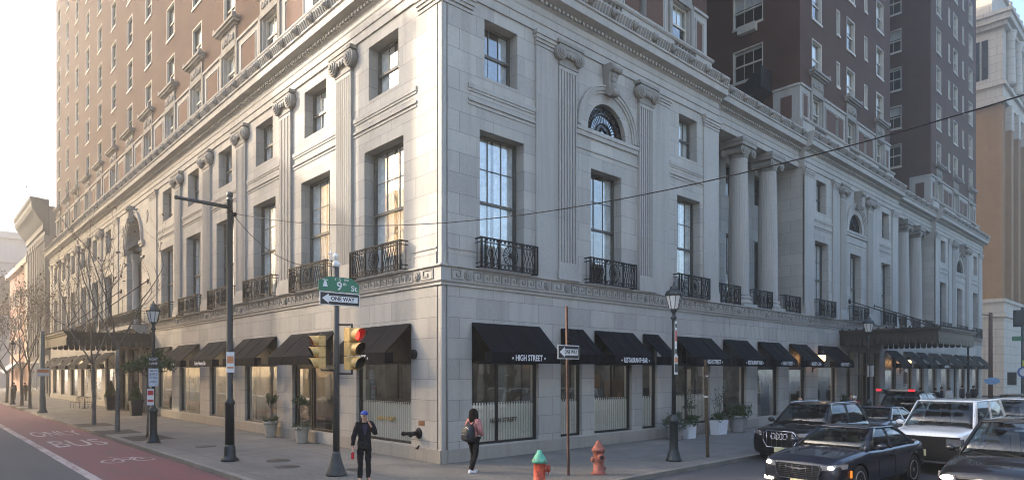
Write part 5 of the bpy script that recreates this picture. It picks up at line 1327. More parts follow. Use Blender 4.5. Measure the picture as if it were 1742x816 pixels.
# --- slate saloon, white suv and tan car further back, suv with its tailgate up ------------
def plain_car(loc, rz, label, paint, tall=0., L_=4.8, W=1.88):
    h = tall
    c = base_car('parked_car', loc, rz, label, 'car', L_, W,
        [(0,.68+h*.4),(.05,.82+h*.4),(.3,.92+h*.5),(1.0,1.0+h*.5),(1.4,1.04+h*.5),(2.1,1.02+h*.5),(L_-.6,1.06+h*.5),(L_-.2,1.02+h*.5),(L_,.85+h*.3)], [(0,.84),(.12,.93),(.5,.985),(1.0,1.0),(L_-.7,1.0),(L_-.2,.94),(L_,.84)], .21, (.95,L_-.98), .355,
        (1.25,L_-(.25 if tall > .2 else .55),2.05,L_-(.5 if tall > .2 else 1.35),1.0+h*.5,1.47+h,1.70,1.30,1.05+h*.5), paint)
    ol = [(-.5,.45+h*.3),(.5,.45+h*.3),(.52,.72+h*.4),(-.52,.72+h*.4)]; grille_panel(c, ol, -.03, .12, 'plastic')
    for q in (-1,1):
        hl = MB(); hl.loft([[(.02,q*.55,.66+h*.4),(.3,q*.93,.70+h*.4),(.3,q*.92,.79+h*.4),(.03,q*.56,.76+h*.4)],[(-.02,q*.55,.66+h*.4),(.27,q*.965,.70+h*.4),(.27,q*.955,.79+h*.4),(-.01,q*.56,.76+h*.4)]]); hl.build('headlight', M['lampclear'], c)
        tl = MB(); tl.box(XYZ, L_-.1, L_+.01, *sorted((q*.55,q*.86)), .74+h*.4, .90+h*.4); tl.build('tail_lamp', M['taillit'] if False else M['signred'], c)
    front_plate_(c, -.04, .40)
    return c
plain_car((14.2,-6.35,ZR), 0, 'slate grey saloon showing between the black suv and the white one', M['p_grey'])
plain_car((15.2,-10.75,ZR), 0, 'second white suv showing beyond the roof of the charcoal one', M['p_white'], .42, 4.9, 1.95)
plain_car((27.,-8.7,ZR), 0, 'tan car roof showing behind the second white suv', M['p_tan'], .25)
c8 = plain_car((24.4,-6.25,ZR), pi, 'black suv with its tailgate raised and red lamps glowing by the canopy', M['p_black'], .42)
tg = MB(); tg.loft([[(4.45,-.78,1.94),(4.45,.78,1.94),(4.5,.78,1.88),(4.5,-.78,1.88)],[(5.25,-.70,2.10),(5.25,.70,2.10),(5.26,.70,2.03),(5.26,-.70,2.03)]]); tg_ = tg.build('tailgate', M['p_black'], c8)
for q in (-1,1):
    tl = MB(); tl.box(XYZ, 5.1, 5.28, *sorted((q*.52,q*.72)), 2.02, 2.11); tl.build('tail_lamp', M['taillit'], tg_)
# small roof scoop of the saloon: raised sunroof lip
# ================================================================== PEOPLE
M['skin'] = simple('light_skin', (.46,.27,.19), .55, namt=.06); M['hairdark'] = simple('dark_brown_hair', (.010,.007,.006), .8, namt=.4, nscale=30, spec=.1)
M['suit'] = simple('black_wool_suit', (.010,.010,.013), .85, namt=.35, nscale=10, bmp=.15, spec=.2); M['pink'] = simple('dusty_pink_fleece', (.42,.17,.16), .95, namt=.22, nscale=16, bmp=.5)
M['cap'] = simple('royal_blue_cap', (.025,.06,.30), .8, namt=.15); M['shirt'] = simple('dark_violet_shirt', (.035,.022,.07), .85, namt=.2); M['blackcloth'] = simple('black_trousers', (.007,.007,.009), .9, namt=.3, spec=.2)
M['shoewhite'] = simple('white_trainers', (.72,.71,.70), .6, namt=.08); M['pack'] = simple('black_nylon', (.012,.014,.02), .6, namt=.3, nscale=12, bmp=.3); M['redjkt'] = simple('red_jacket', (.45,.02,.03), .8, namt=.2); M['navy'] = simple('navy_coat', (.02,.025,.05), .9, namt=.3)
M['lime'] = simple('lime_sole', (.45,.75,.12), .6, namt=.05); M['greyhair'] = simple('white_hair', (.55,.53,.5), .7, namt=.15)
def skin(name, verts, edges, radii, root, levels=2, mat=None, parent=None, folds=0.):
    me = bpy.data.meshes.new(name); me.from_pydata(verts, edges, []); o = bpy.data.objects.new('tmp', me); COL.objects.link(o)
    md = o.modifiers.new('s', 'SKIN'); md.use_smooth_shade = True
    for i, r in enumerate(radii):
        sv = me.skin_vertices[0].data[i]; sv.radius = (r, r) if isinstance(r, (int, float)) else r; sv.use_root = (i == root)
    sb = o.modifiers.new('u', 'SUBSURF'); sb.levels = levels; sb.render_levels = levels
    if folds:
        if 'folds' not in bpy.data.textures: tx = bpy.data.textures.new('folds', 'CLOUDS'); tx.noise_scale = .11; tx.noise_depth = 2
        ds = o.modifiers.new('d', 'DISPLACE'); ds.texture = bpy.data.textures['folds']; ds.strength = folds; ds.mid_level = .5
    dg = bpy.context.evaluated_depsgraph_get(); dg.update()
    r = bpy.data.meshes.new_from_object(o.evaluated_get(dg)); r.name = name; bpy.data.objects.remove(o)
    r.materials.clear(); r.materials.append(mat)
    for p in r.polygons: p.use_smooth = True
    return link(name, r, parent)
def chain(spec):
    """spec: list of (name, parent or None, (x,y,z), radius) -> verts, edges, radii"""
    idx = {}; v = []; e = []; r = []
    for nm, par, co, ra in spec:
        idx[nm] = len(v); v.append(co); r.append(ra)
        if par is not None: e.append((idx[par], idx[nm]))
    return v, e, r, idx
def fingers(hand, dirv, side, spread, curl, n=4):
    """chains for four fingers and a thumb, as extra (name, parent, co, r) entries"""
    h = Vector(hand); d = Vector(dirv).normalized(); s = Vector(side).normalized(); c = d.cross(s)
    out = []
    for k in range(n):
        o = (k-(n-1)/2)*spread; ln = (.062,.074,.070,.055)[k]
        p0 = h+d*.055+s*o; p1 = p0+d*ln*.55+c*curl*.3*ln; p2 = p1+d*ln*.42*(1-curl*.5)+c*curl*.75*ln
        out += [(p0,.0095),(p1,.0085),(p2,.0068)]
    t0 = h+d*.012+s*spread*2.0; t1 = t0+(d*.5+s*.6).normalized()*.035; t2 = t1+(d*.85+s*.15).normalized()*.028
    return out, [(t0,.012),(t1,.010),(t2,.008)]
def head_mesh(parent, c, yaw, mat_skin, hair, h=.235, cap=None, hairstyle='short', pitch=0.):
    hd = MB(); cz = c[2]; R = Matrix.Rotation(yaw, 4, 'Z') @ Matrix.Rotation(pitch, 4, 'X')
    prof = [(.0,-.118),(.035,-.113),(.052,-.095),(.062,-.065),(.069,-.03),(.074,.005),(.077,.035),(.074,.065),(.062,.092),(.038,.110),(.0,.117)]
    rings = []
    for r, z in prof:
        ring = []
        for k in range(20):
            a = 2*pi*k/20; x = r*cos(a)*.98; y = r*sin(a)*1.22 + (.012 if z > 0 else .0)
            if y < 0 and z < -.06: y *= .98
            if z < -.03 and y > 0: y *= .62
            ring.append((x, y, z))
        rings.append(ring)
    hd.loft(rings, sm=True)
    hd.loft([[(-.008,-.085,.012),(.008,-.085,.012),(.006,-.07,.012),(-.006,-.07,.012)],[(-.014,-.108,-.022),(.014,-.108,-.022),(.016,-.07,-.026),(-.016,-.07,-.026)]], sm=True)
    for q in (-1,1):
        hd.ball((q*.077,.012,-.005), .022, 8, 6, sc=(.4,.7,1.25))
    o = hd.build('head', mat_skin, parent); o.matrix_local = Matrix.Translation(c) @ R
    f = MB()
    for q in (-1,1): f.ball((q*.030,-.083,.008), .011, 8, 6, sc=(1.2,.6,.7))
    f.box(lambda u,d,z:(u,-d,z), -.022,.022,.083,.088,-.058,-.053)
    for q in (-1,1): f.box(lambda u,d,z:(u,-d,z), q*.03-.016,q*.03+.016,.083,.092,.026,.031)
    f.build('face_features', M['hairdark'], o)
    return o
def hair_shell(parent, style, mat):
    m = MB()
    if style == 'bob':
        rings = []
        for z, rx, ry, oy in ((-.27,.085,.06,.055),(-.19,.145,.115,.04),(-.08,.140,.125,.028),(0,.118,.122,.02),(.06,.106,.118,.016),(.10,.082,.095,.014),(.128,.04,.05,.012),(.134,.005,.005,.012)):
            rings.append([(rx*cos(2*pi*k/22)*(1+.05*sin(k*3.1)), max(ry*sin(2*pi*k/22)+oy, -.07 if z < .05 else -9)*(1+.04*cos(k*2.3)), z+.008*sin(k*2.7)) for k in range(22)])
        m.loft(rings, sm=True)
    else:
        rings = []
        for z, rx, ry in ((-.03,.079,.10),(.03,.084,.106),(.075,.076,.096),(.108,.045,.06),(.122,.004,.004)):
            rings.append([(rx*cos(2*pi*k/18), max(ry*sin(2*pi*k/18)+.014, -.06 if z < .05 else -9), z) for k in range(18)])
        m.loft(rings, sm=True)
    return m.build('hair', mat, parent)
def person_fig(name, loc, rz, label, p, top, legs, shoe, hairmat, skinm=None, group=None, hairstyle='short', coat=False):
    """p: joint positions for a 1.70 m figure facing -y"""
    t = empty(name, loc, rz, label, 'person', group)
    J = dict(pel=(0,0,.93), wa=(0,.0,1.08), ch=(0,.01,1.28), nk=(0,.0,1.46), hd=(0,-.01,1.60),
             sL=(.17,.01,1.40), eL=(.22,.03,1.13), wL=(.23,-.03,.88), hL=(.23,-.05,.80), sR=(-.17,.01,1.40), eR=(-.22,.03,1.13), wR=(-.23,-.03,.88), hR=(-.23,-.05,.80),
             tL=(.09,0,.90), kL=(.10,-.01,.49), aL=(.10,.03,.09), fL=(.11,-.12,.035), tR=(-.09,0,.90), kR=(-.10,-.01,.49), aR=(-.10,.03,.09), fR=(-.11,-.12,.035))
    J.update(p)
    sk = skinm or M['skin']
    # body: one continuous skin from head to feet with hands
    spec = [('pel',None,J['pel'],(.135,.10)),('wa','pel',J['wa'],(.125,.09)),('ch','wa',J['ch'],(.145,.10)),('nk','ch',J['nk'],.055),('hdb','nk',(J['hd'][0],J['hd'][1]+.01,J['hd'][2]-.06),.05)]
    for s in 'LR':
        spec += [('s'+s,'ch',J['s'+s],.062),('e'+s,'s'+s,J['e'+s],.043),('w'+s,'e'+s,J['w'+s],.029),('h'+s,'w'+s,J['h'+s],(.036,.02))]
        spec += [('t'+s,'pel',J['t'+s],.085),('k'+s,'t'+s,J['k'+s],.055),('a'+s,'k'+s,J['a'+s],.038),('f'+s,'a'+s,J['f'+s],.034)]
    for s in 'LR':
        hd_ = Vector(J['h'+s]); dv = hd_-Vector(J['w'+s]); sd = Vector((0,-1,.1)) if abs(dv.normalized().y) < .7 else Vector((1 if s == 'R' else -1,0,0))
        fs, th = fingers(hd_-dv.normalized()*.02, dv, sd, .019, .8 if p.get('grip'+s) else .35)
        for k in range(4):
            for q in range(3): spec.append((f'{s}f{k}{q}', 'h'+s if q == 0 else f'{s}f{k}{q-1}', tuple(fs[k*3+q][0]), fs[k*3+q][1]))
        for q in range(3): spec.append((f'{s}t{q}', 'h'+s if q == 0 else f'{s}t{q-1}', tuple(th[q][0]), th[q][1]))
    v, e, r, ix = chain(spec)
    body = skin('body', v, e, r, 0, 1, sk, t)
    # jacket
    g = .030
    spec = [('pel',None,(J['pel'][0],J['pel'][1],J['pel'][2]-(.19 if coat else .02)),(.205,.15) if coat else (.165,.12)),('wa','pel',J['wa'],(.160,.118)),('ch','wa',J['ch'],(.185,.130)),('nk','ch',(J['nk'][0],J['nk'][1]+.005,J['nk'][2]-.035),.088)]
    for s in 'LR': spec += [('s'+s,'ch',J['s'+s],.092),('e'+s,'s'+s,J['e'+s],.070),('w'+s,'e'+s,J['w'+s],.052)]
    v, e, r, ix = chain(spec); skin('jacket', v, e, r, 0, 3 if group is None else 2, top, t, .045)
    spec = [('pel',None,J['pel'],(.138,.105))]
    for s in 'LR': spec += [('t'+s,'pel',J['t'+s],.095),('k'+s,'t'+s,J['k'+s],.074),('a'+s,'k'+s,(J['a'+s][0],J['a'+s][1],J['a'+s][2]-.025),.066)]
    v, e, r, ix = chain(spec); skin('trousers', v, e, r, 0, 3 if group is None else 2, legs, t, .04)
    for s in 'LR':
        a, f = Vector(J['a'+s]), Vector(J['f'+s]); d = (f-a); d.z = 0; d.normalize(); n = Vector((-d.y,d.x,0))
        m = MB(); rings = []
        zf = min(a.z, f.z+.055)
        for tt, w, hh in ((-.07,.032,.07),(-.03,.045,.10),(.06,.046,.085),(.14,.050,.06),(.19,.036,.045),(.21,.012,.03)):
            c_ = a+d*tt; zb_ = a.z-.09 + (f.z-.035-(a.z-.09))*max(0,min(1,(tt+.05)/.2))
            rings.append([tuple(Vector((c_.x,c_.y,0))+n*w*cos(q)+Vector((0,0,zb_+ (hh*max(0,sin(q)) if q <= pi else 0)))) for q in [2*pi*k/12 for k in range(12)]])
        m.loft(rings, sm=True); so = m.build('shoe', shoe, t)
    h = head_mesh(t, J['hd'], p.get('yaw',0), sk, hairmat, pitch=p.get('pitch',0)); hair_shell(h, hairstyle, hairmat)
    return t, h, J
# man with the blue cap: faces the camera, turned a little to the right, one hand at his mouth, bottle in the other
ang = math.atan2(CAM.y+1.21, CAM.x+3.26)+pi/2
man, mh, J = person_fig('person', (-3.26,-1.21,.012), ang+.15, 'man in a black suit and blue cap, one hand at his mouth',
    dict(sL=(.18,.01,1.41), eL=(.27,-.03,1.16), wL=(.135,-.20,1.37), hL=(.085,-.195,1.455), eR=(-.245,.04,1.14), wR=(-.275,-.01,.89), hR=(-.28,-.03,.81), gripR=1, yaw=.10, kL=(.095,-.01,.49), fL=(.13,-.12,.035), fR=(-.12,-.12,.035), hd=(0,-.02,1.61), nk=(0,0,1.47)),
    M['suit'], M['suit'], simple('black_shoes',(.012,.012,.012),.5), M['greyhair'], coat=True)
cp = MB(); cp.loft([[(rx*cos(2*pi*k/20), ry*sin(2*pi*k/20)+.014, z) for k in range(20)] for z, rx, ry in ((.035,.088,.112),(.075,.086,.110),(.11,.068,.088),(.132,.035,.045),(.138,.003,.003))], sm=True)
cp.loft([[(.075*cos(a), -.085-.085*max(0,sin(a)), .045+.012*sin(a)-.0*abs(cos(a))) for a in [pi*k/10 for k in range(11)]],[(.075*cos(a), -.085-.085*max(0,sin(a)), .035+.008*sin(a)) for a in [pi*k/10 for k in range(11)]]]); cp.build('cap', M['cap'], mh)
sh = MB(); sh.loft([[(-.06,-.128,1.40),(.06,-.128,1.40),(.015,-.150,1.16),(-.015,-.150,1.16)],[(-.06,-.10,1.41),(.06,-.10,1.41),(.015,-.11,1.16),(-.015,-.11,1.16)]]); sh.build('shirt', M['shirt'], man)
bt_ = MB()
for z in (1.02,.92): bt_.ball((0,-.155,z), .012, 6, 5)
bt_.build('jacket_button', M['signblack'], man)
for q in (-1,1):
    m = MB(); m.loft([[(q*.10-.045,-.16,.035),(q*.10+.045,-.16,.035),(q*.10+.045,.09,.035),(q*.10-.045,.09,.035)],[(q*.10-.05,-.20,.005),(q*.10+.05,-.20,.005),(q*.10+.05,.11,.005),(q*.10-.05,.11,.005)]]); m.build('shoe_sole', M['lime'], man)
b = MB(); b.lathe((0,0,0), [(.001,0),(.034,.0),(.036,.02),(.035,.15),(.030,.175)], 14); hand = Matrix.Rotation(ang+.15,4,'Z') @ Vector((-.285,-.04,.585))
bo = b.build('drink_bottle', simple('red_drink',(.55,.02,.03),.2,namt=.1), None, (-3.26+hand.x,-1.21+hand.y,hand.z)); tag(bo, 'red bottle with a pale neck in the right hand of the man in black', 'bottle')
b = MB(); b.lathe((0,0,0), [(.030,.176),(.016,.215),(.015,.235)], 12); b.lathe((0,0,0), [(.018,.235),(.018,.262),(.0,.263)], 12); b.build('bottle_neck', M['signwhite'], bo)
# woman walking away with a backpack
wz = rad(97)
wom, wh, J = person_fig('person', (-.33,-1.87,.0), wz, 'woman in a pink fleece with dark hair, seen from behind at the corner',
    dict(hd=(.0,-.03,1.535), nk=(0,-.01,1.40), ch=(0,0,1.22), wa=(0,0,1.03), pel=(0,0,.90), sL=(.17,.0,1.34), eL=(.24,-.02,1.08), wL=(.16,-.17,.98), hL=(.12,-.23,.98), sR=(-.17,.0,1.34), eR=(-.24,-.02,1.08), wR=(-.16,-.17,.98), hR=(-.12,-.23,.98),
         tL=(.09,0,.86), kL=(.09,-.09,.47), aL=(.085,-.05,.09), fL=(.09,-.20,.04), tR=(-.09,0,.86), kR=(-.09,.0,.47), aR=(-.085,.19,.11), fR=(-.09,.05,.035), yaw=-.25, pitch=-.12),
    M['pink'], M['blackcloth'], M['shoewhite'], M['hairdark'], hairstyle='bob')
wom.scale = (1.03,1.03,1.03)
bp = MB()
rings = []
for z, w, d0, d1 in ((.84,.11,.12,.22),(.88,.16,.12,.30),(1.0,.175,.12,.33),(1.15,.17,.12,.31),(1.25,.14,.12,.26),(1.31,.08,.12,.19)):
    rings.append([(w*c, dd, z) for c, dd in ((-1,d0),(-1,d0+(d1-d0)*.6),(-.75,d1),(.75,d1),(1,d0+(d1-d0)*.6),(1,d0))])
bp.loft(rings, sm=True); bw_ = Matrix.Rotation(wz,4,'Z'); bo = bp.build('backpack', M['pack'], None, (-.33,-1.87,0), wz); tag(bo, 'black backpack worn on the back of the woman in pink', 'backpack')
pk = MB(); pk.loft([[(-.12,.315,.90),(.12,.315,.90),(.12,.315,1.06),(-.12,.315,1.06)],[(-.10,.365,.92),(.10,.365,.92),(.10,.365,1.03),(-.10,.365,1.03)]]); pk.build('front_pocket', M['pack'], bo)
zp = MB(); zp.tube([(-.12,.30,1.10),(-.1,.29,1.19),(0,.275,1.235),(.1,.29,1.19),(.12,.30,1.10)], .006, 5); zp.tube([(-.09,.37,1.045),(.09,.37,1.045)], .005, 5)
for k in range(3): zp.box(XYZ, .128, .14, .318, .326, .93+k*.05, .945+k*.05)
zp.build('zip', M['rim'], bo)
stp = MB()
for q in (-1,1):
    for a_, b_ in (((q*.10,.14,1.30),(q*.125,.02,1.45)),((q*.125,.02,1.45),(q*.13,-.12,1.38)),((q*.13,-.12,1.38),(q*.16,-.10,1.10))): stp.tube([a_, b_], .02, 6)
stp.tube([(0,.13,1.30),(0,.17,1.36),(.0,.2,1.30)], .012, 5); stp.build('strap', M['pack'], bo)
# people beyond the cars
fr = random.Random(11)
def bystander(loc, rz, label, top, hair=None, group=None, s=1.0):
    t, h, J = person_fig('person', loc, rz, label, {}, M[top], M['blackcloth'], M['plastic'], hair or M['hairdark'], group=group, coat=fr.random() < .5); t.scale = (s,)*3; return t
def onY(px, Y):
    a = (px-871)/1109.5; dx = a*.73255+.68071; dy = -a*.68071+.73255; t = (Y-CAM.y)/dy; return (CAM.x+t*dx, Y)
x, y = onY(1454, -4.6); bystander((x,y,0), 1.2, 'person with white hair in a red jacket behind the black suv', 'redjkt', M['greyhair'], s=.97)
x, y = onY(1447, -4.0); bystander((x,y,0), -1.0, 'person in a dark navy coat just behind the red jacket', 'navy')
x, y = onY(1361, -4.3); bystander((x,y,0), -1.2, 'bare headed person whose head shows over the roof of the black suv', 'navy', M['skin'], s=.98)
for px, Y, rz_, top, lab in ((1552,-3.2,.5,'navy','person in dark clothes at the start of the row on the far pavement'),(1566,-2.6,1.5,'suit','person in black standing second along the far pavement'),(1591,-3.5,2.,'suit','person in black in front of the third far shop pier'),(1602,-3.0,.2,'navy','short person in navy next to the pale shirted walker'),(1614,-3.6,2.6,'signwhite','walker in a pale shirt on the far pavement'),(1637,-2.6,.7,'navy','person in navy near the last far shop door'),(1656,-3.4,1.,'suit','person in black by the last awning of the hotel')):
    x, y = onY(px, Y); bystander((x,y,0), rz_, lab, top, group='people on the far pavement')
for X_, Y_, lab in ((-3.2,62.,'person in dark clothes far down the bus lane pavement'),(-3.9,63.5,'person in navy walking beside the other far walker')): bystander((X_,Y_,0), rad(150), lab, 'suit' if X_ > -3.5 else 'navy', group='people far down the left pavement')
# ================================================================== TREES AND PLANTS
M['bark'] = simple('grey_brown_bark', (.155,.14,.12), .9, nscale=9, namt=.4, bmp=.5); M['twig'] = simple('bare_twig', (.115,.10,.088), .9, namt=.3)
def leafmat(name, c1, c2):
    m, nt, out = nmat(name); g = N(nt, 'ShaderNodeNewGeometry')
    p = N(nt, 'ShaderNodeBsdfPrincipled', Roughness=.6); tr = N(nt, 'ShaderNodeBsdfTranslucent'); mx = N(nt, 'ShaderNodeMixShader'); mx.inputs[0].default_value = .25
    n = noise(nt, g.outputs['Position'], 5., 3, .6); c = mixc(nt, ramp(nt, n, .3, .7), c1, c2); L(nt, c, p.inputs['Base Color']); L(nt, c, tr.inputs[0]); L(nt, p.outputs[0], mx.inputs[1]); L(nt, tr.outputs[0], mx.inputs[2]); L(nt, mx.outputs[0], out.inputs[0]); return m
M['leafgreen'] = leafmat('evergreen_leaves', (.028,.055,.018), (.06,.095,.03)); M['leafbrown'] = leafmat('brown_autumn_leaves', (.10,.075,.05), (.14,.115,.07)); M['leafgrey'] = leafmat('grey_green_leaves', (.06,.085,.06), (.11,.14,.09)); M['leafyellow'] = leafmat('yellow_green_leaves', (.09,.12,.03), (.14,.15,.05))
def leaf(mb, p, s, rr):
    a = Vector((rr.uniform(-1,1),rr.uniform(-1,1),rr.uniform(-.6,.9))).normalized(); b = a.orthogonal().normalized(); b.rotate(Matrix.Rotation(rr.uniform(0,6.28),3,a)); c = a.cross(b)
    p = Vector(p); mb.quad(p-b*s*.5, p+c*s*.28, p+b*s*.5, p-c*s*.28)
def bare_tree(loc, h, label, seed, leafn=0, leafm='leafbrown', fork=.35, spread=1., lean=(0,0), group='bare street trees along the red lane', r0=.13):
    rr = random.Random(seed); t = empty('street_tree', loc, 0, label, 'tree', group)
    tk = MB(); br = MB(); lf = MB(); tips = []
    hf = h*fork
    p = Vector((0,0,0)); pts = [p.copy()]
    for i in range(5):
        p = p+Vector((lean[0]*hf/5+rr.uniform(-.04,.04), lean[1]*hf/5+rr.uniform(-.04,.04), hf/5)); pts.append(p.copy())
    tk.tube([Vector((0,0,-.05))]+pts, [r0*1.5,r0*1.25,r0*1.02,r0*.96,r0*.9,r0*.85,r0*.8], 9)
    def grow(p, d, ln, r, dep):
        q = p.copy(); pts = [q.copy()]; n = 4
        for i in range(n):
            d = (d+Vector((rr.uniform(-.16,.16),rr.uniform(-.16,.16),rr.uniform(-.05,.16)))).normalized(); q = q+d*ln/n; pts.append(q.copy())
            if dep <= 2: tips.append(q.copy())
        br.tube(pts, [r*(1-.42*i/n) for i in range(n+1)], 6 if dep > 2 else 4 if dep > 1 else 3, caps=False)
        if dep == 0: return
        k = rr.choice((2,3,3)) if dep > 1 else rr.choice((2,3,4))
        for j in range(k):
            ax = d.orthogonal().normalized(); ax.rotate(Matrix.Rotation(rr.uniform(0,6.28),3,d)); a = rr.uniform(.28,.75)*spread
            nd = (d*cos(a)+ax*sin(a)); nd.z += .12; nd.normalize()
            st = pts[rr.choice((2,3,4,4))] if j else pts[-1]
            grow(st, nd, ln*rr.uniform(.6,.82), r*.52, dep-1)
    k = rr.choice((3,4))
    for j in range(k):
        a = 6.28*j/k+rr.uniform(-.4,.4); e = rr.uniform(.35,.62)*spread
        grow(pts[-1]-Vector((0,0,.12*j)), Vector((sin(e)*cos(a),sin(e)*sin(a),cos(e))), h*rr.uniform(.24,.32), r0*.5, 4)
    tk.build('trunk', M['bark'], t)
    b = br.build('crown', M['twig'], t, recalc=False)
    if leafn:
        for i in range(leafn):
            q = rr.choice(tips); leaf(lf, q+Vector((rr.gauss(0,.14),rr.gauss(0,.14),rr.gauss(0,.14))), rr.uniform(.09,.2), rr)
        lf.build('leaves', M[leafm], b, recalc=False)
    return t
bare_tree((-4.51,18.39,0), 9.2, 'bare tree with an upright fork, the nearer of the two before the left canopy', 5, 60, fork=.42, lean=(0,-.01), r0=.095)
bare_tree((-4.46,23.67,0), 8.6, 'bare tree with low spreading branches just past the upright forked one', 12, 70, fork=.36, spread=1.15, lean=(0,.02), r0=.095)
bare_tree((-4.73,44.72,0), 9.0, 'tree with thin brown leaves before the far end of the left canopy', 21, 750, fork=.3, r0=.11)
bare_tree((-4.76,49.38,0), 9.5, 'taller tree with brown leaves next to the small distant lamp', 22, 850, fork=.3, r0=.12)
bare_tree((-5.0,57.5,0), 9.0, 'tree with hazy brown leaves past the small distant lamp', 23, 850, fork=.3, r0=.12)
bare_tree((-5.0,68.,0), 9.5, 'tree with hazy foliage in front of the grey ribbed building', 24, 900, fork=.28, r0=.13)
bare_tree((-5.0,82.,0), 10., 'farthest leafy tree by the red brick row house', 25, 1000, fork=.28, r0=.13)
for (x, y) in ((-4.51,18.39),(-4.46,23.67),(-4.24,14.45),(-4.73,44.72),(-4.76,49.38)):
    m = MB(); m.loft([[(x-.75,y-1.1,.0006),(x+.75,y-1.1,.0006),(x+.75,y+1.1,.0006),(x-.75,y+1.1,.0006)],[(x-.73,y-1.08,.008),(x+.73,y-1.08,.008),(x+.73,y+1.08,.008),(x-.73,y+1.08,.008)]]); o = m.build('soil_bed', simple('dark_soil',(.045,.038,.032),.95,nscale=18,namt=.4,bmp=.3)); o['kind'] = 'structure'
def bushy(mb, c, rx, ry, rz, n, s, rr, hollow=.45):
    for i in range(n):
        v = Vector((rr.gauss(0,1),rr.gauss(0,1),rr.gauss(0,1))).normalized()*rr.uniform(hollow,1.0)*(1+.18*sin(rr.uniform(0,6.28)))
        leaf(mb, (c[0]+v.x*rx, c[1]+v.y*ry, c[2]+v.z*rz), s*rr.uniform(.6,1.3), rr)
rr = random.Random(77)
t = empty('small_tree', (-4.24,14.45,0), 0, 'thin trunked small evergreen with a flat green crown beside the left street lamp', 'tree')
m = MB(); m.tube([(0,0,-.03),(.02,.01,1),(-.02,.03,2),(.0,.0,2.9)], [.05,.042,.036,.028], 7); m.build('trunk', M['bark'], t)
m = MB()
for i in range(9): 
    a = i*.7; m.tube([(0,0,2.3+.05*i),(.45*cos(a),.6*sin(a),2.85),(.8*cos(a),1.1*sin(a),3.05+.1*sin(i))], [.02,.013,.006], 4, caps=False)
cr = m.build('crown', M['bark'], t)
m = MB()
for i in range(22):
    a = rr.uniform(0,6.28); q = rr.uniform(.2,1.); bushy(m, (.85*q*cos(a),1.15*q*sin(a),3.05+rr.gauss(0,.16)), .38,.42,.24, 150, .085, rr, .1)
m.build('leaves', M['leafgreen'], cr, recalc=False)
M['urn'] = simple('pale_stone_urn', (.42,.38,.31), .85, namt=.14); M['planterwhite'] = simple('white_planter', (.70,.71,.74), .5, namt=.06); M['planterdark'] = simple('dark_planter', (.022,.023,.025), .6, namt=.2); M['greypot'] = simple('grey_concrete_pot', (.27,.27,.27), .85, namt=.2)
def urn(parent, mat, r, h):
    m = MB(); m.lathe((0,0,0), [(r*.72,0),(r*.76,h*.1),(r*.94,h*.8),(r*1.0,h*.86),(r*1.08,h*.88),(r*1.08,h),(r*.98,h),(r*.95,h*.93),(.01,h*.92)], 24); m.build('pot', M[mat], parent)
def potted(loc, label, mat, r, h, kind, seed, group=None):
    q = random.Random(seed); t = empty('potted_plant', loc, 0, label, 'potted plant', group); urn(t, mat, r, h)
    st = MB(); lf = MB()
    if kind == 'standard':                  # small trimmed tree with ivy round its foot
        st.tube([(0,0,h*.8),(.02,0,h+.4),(0,.01,h+.62)], [.02,.017,.014], 6)
        for i in range(6): a = i*1.05; st.tube([(0,0,h+.55),(.2*cos(a),.2*sin(a),h+.85)], [.01,.005], 4)
        for i in range(9): a = q.uniform(0,6.28); w = q.uniform(0,.25); bushy(lf, (w*cos(a),w*sin(a),h+.9+q.uniform(-.13,.2)), .17,.17,.14, 70, .075, q, .2)
        for i in range(14): a = q.uniform(0,6.28); bushy(lf, (r*.85*cos(a),r*.85*sin(a),h+q.uniform(-.1,.14)), .13,.13,.11, 38, .06, q, .1)
    elif kind == 'bush':
        for i in range(10): a = i*.7; st.tube([(0,0,h*.8),(.2*cos(a),.2*sin(a),h+.3),(.38*cos(a),.38*sin(a),h+.55)], [.012,.009,.004], 4)
        for i in range(24): a = q.uniform(0,6.28); w = q.uniform(.1,r*1.25); bushy(lf, (w*cos(a),w*sin(a),h+q.uniform(-.1,.45)), .2,.2,.16, 60, .085, q, .1)
    st.build('stem', M['bark'], t); lf.build('foliage', M['leafgrey' if seed % 2 else 'leafgreen'], t, recalc=False); return t
potted((-.48,8.2,0), 'pale urn with a little trimmed tree to the right, beside the shop door', 'urn', .27, .62, 'standard', 4)
potted((-.42,11.25,0), 'pale urn with a trimmed tree and trailing ivy under the third window', 'urn', .29, .66, 'standard', 8)
potted((11.0,-.75,0), 'large grey pot of spreading grey green leaves right of the lamp post', 'greypot', .36, .6, 'bush', 3)
potted((15.95,-.85,0), 'tall grey pot with dense foliage at the pier beside the white box', 'greypot', .42, .75, 'bush', 6)
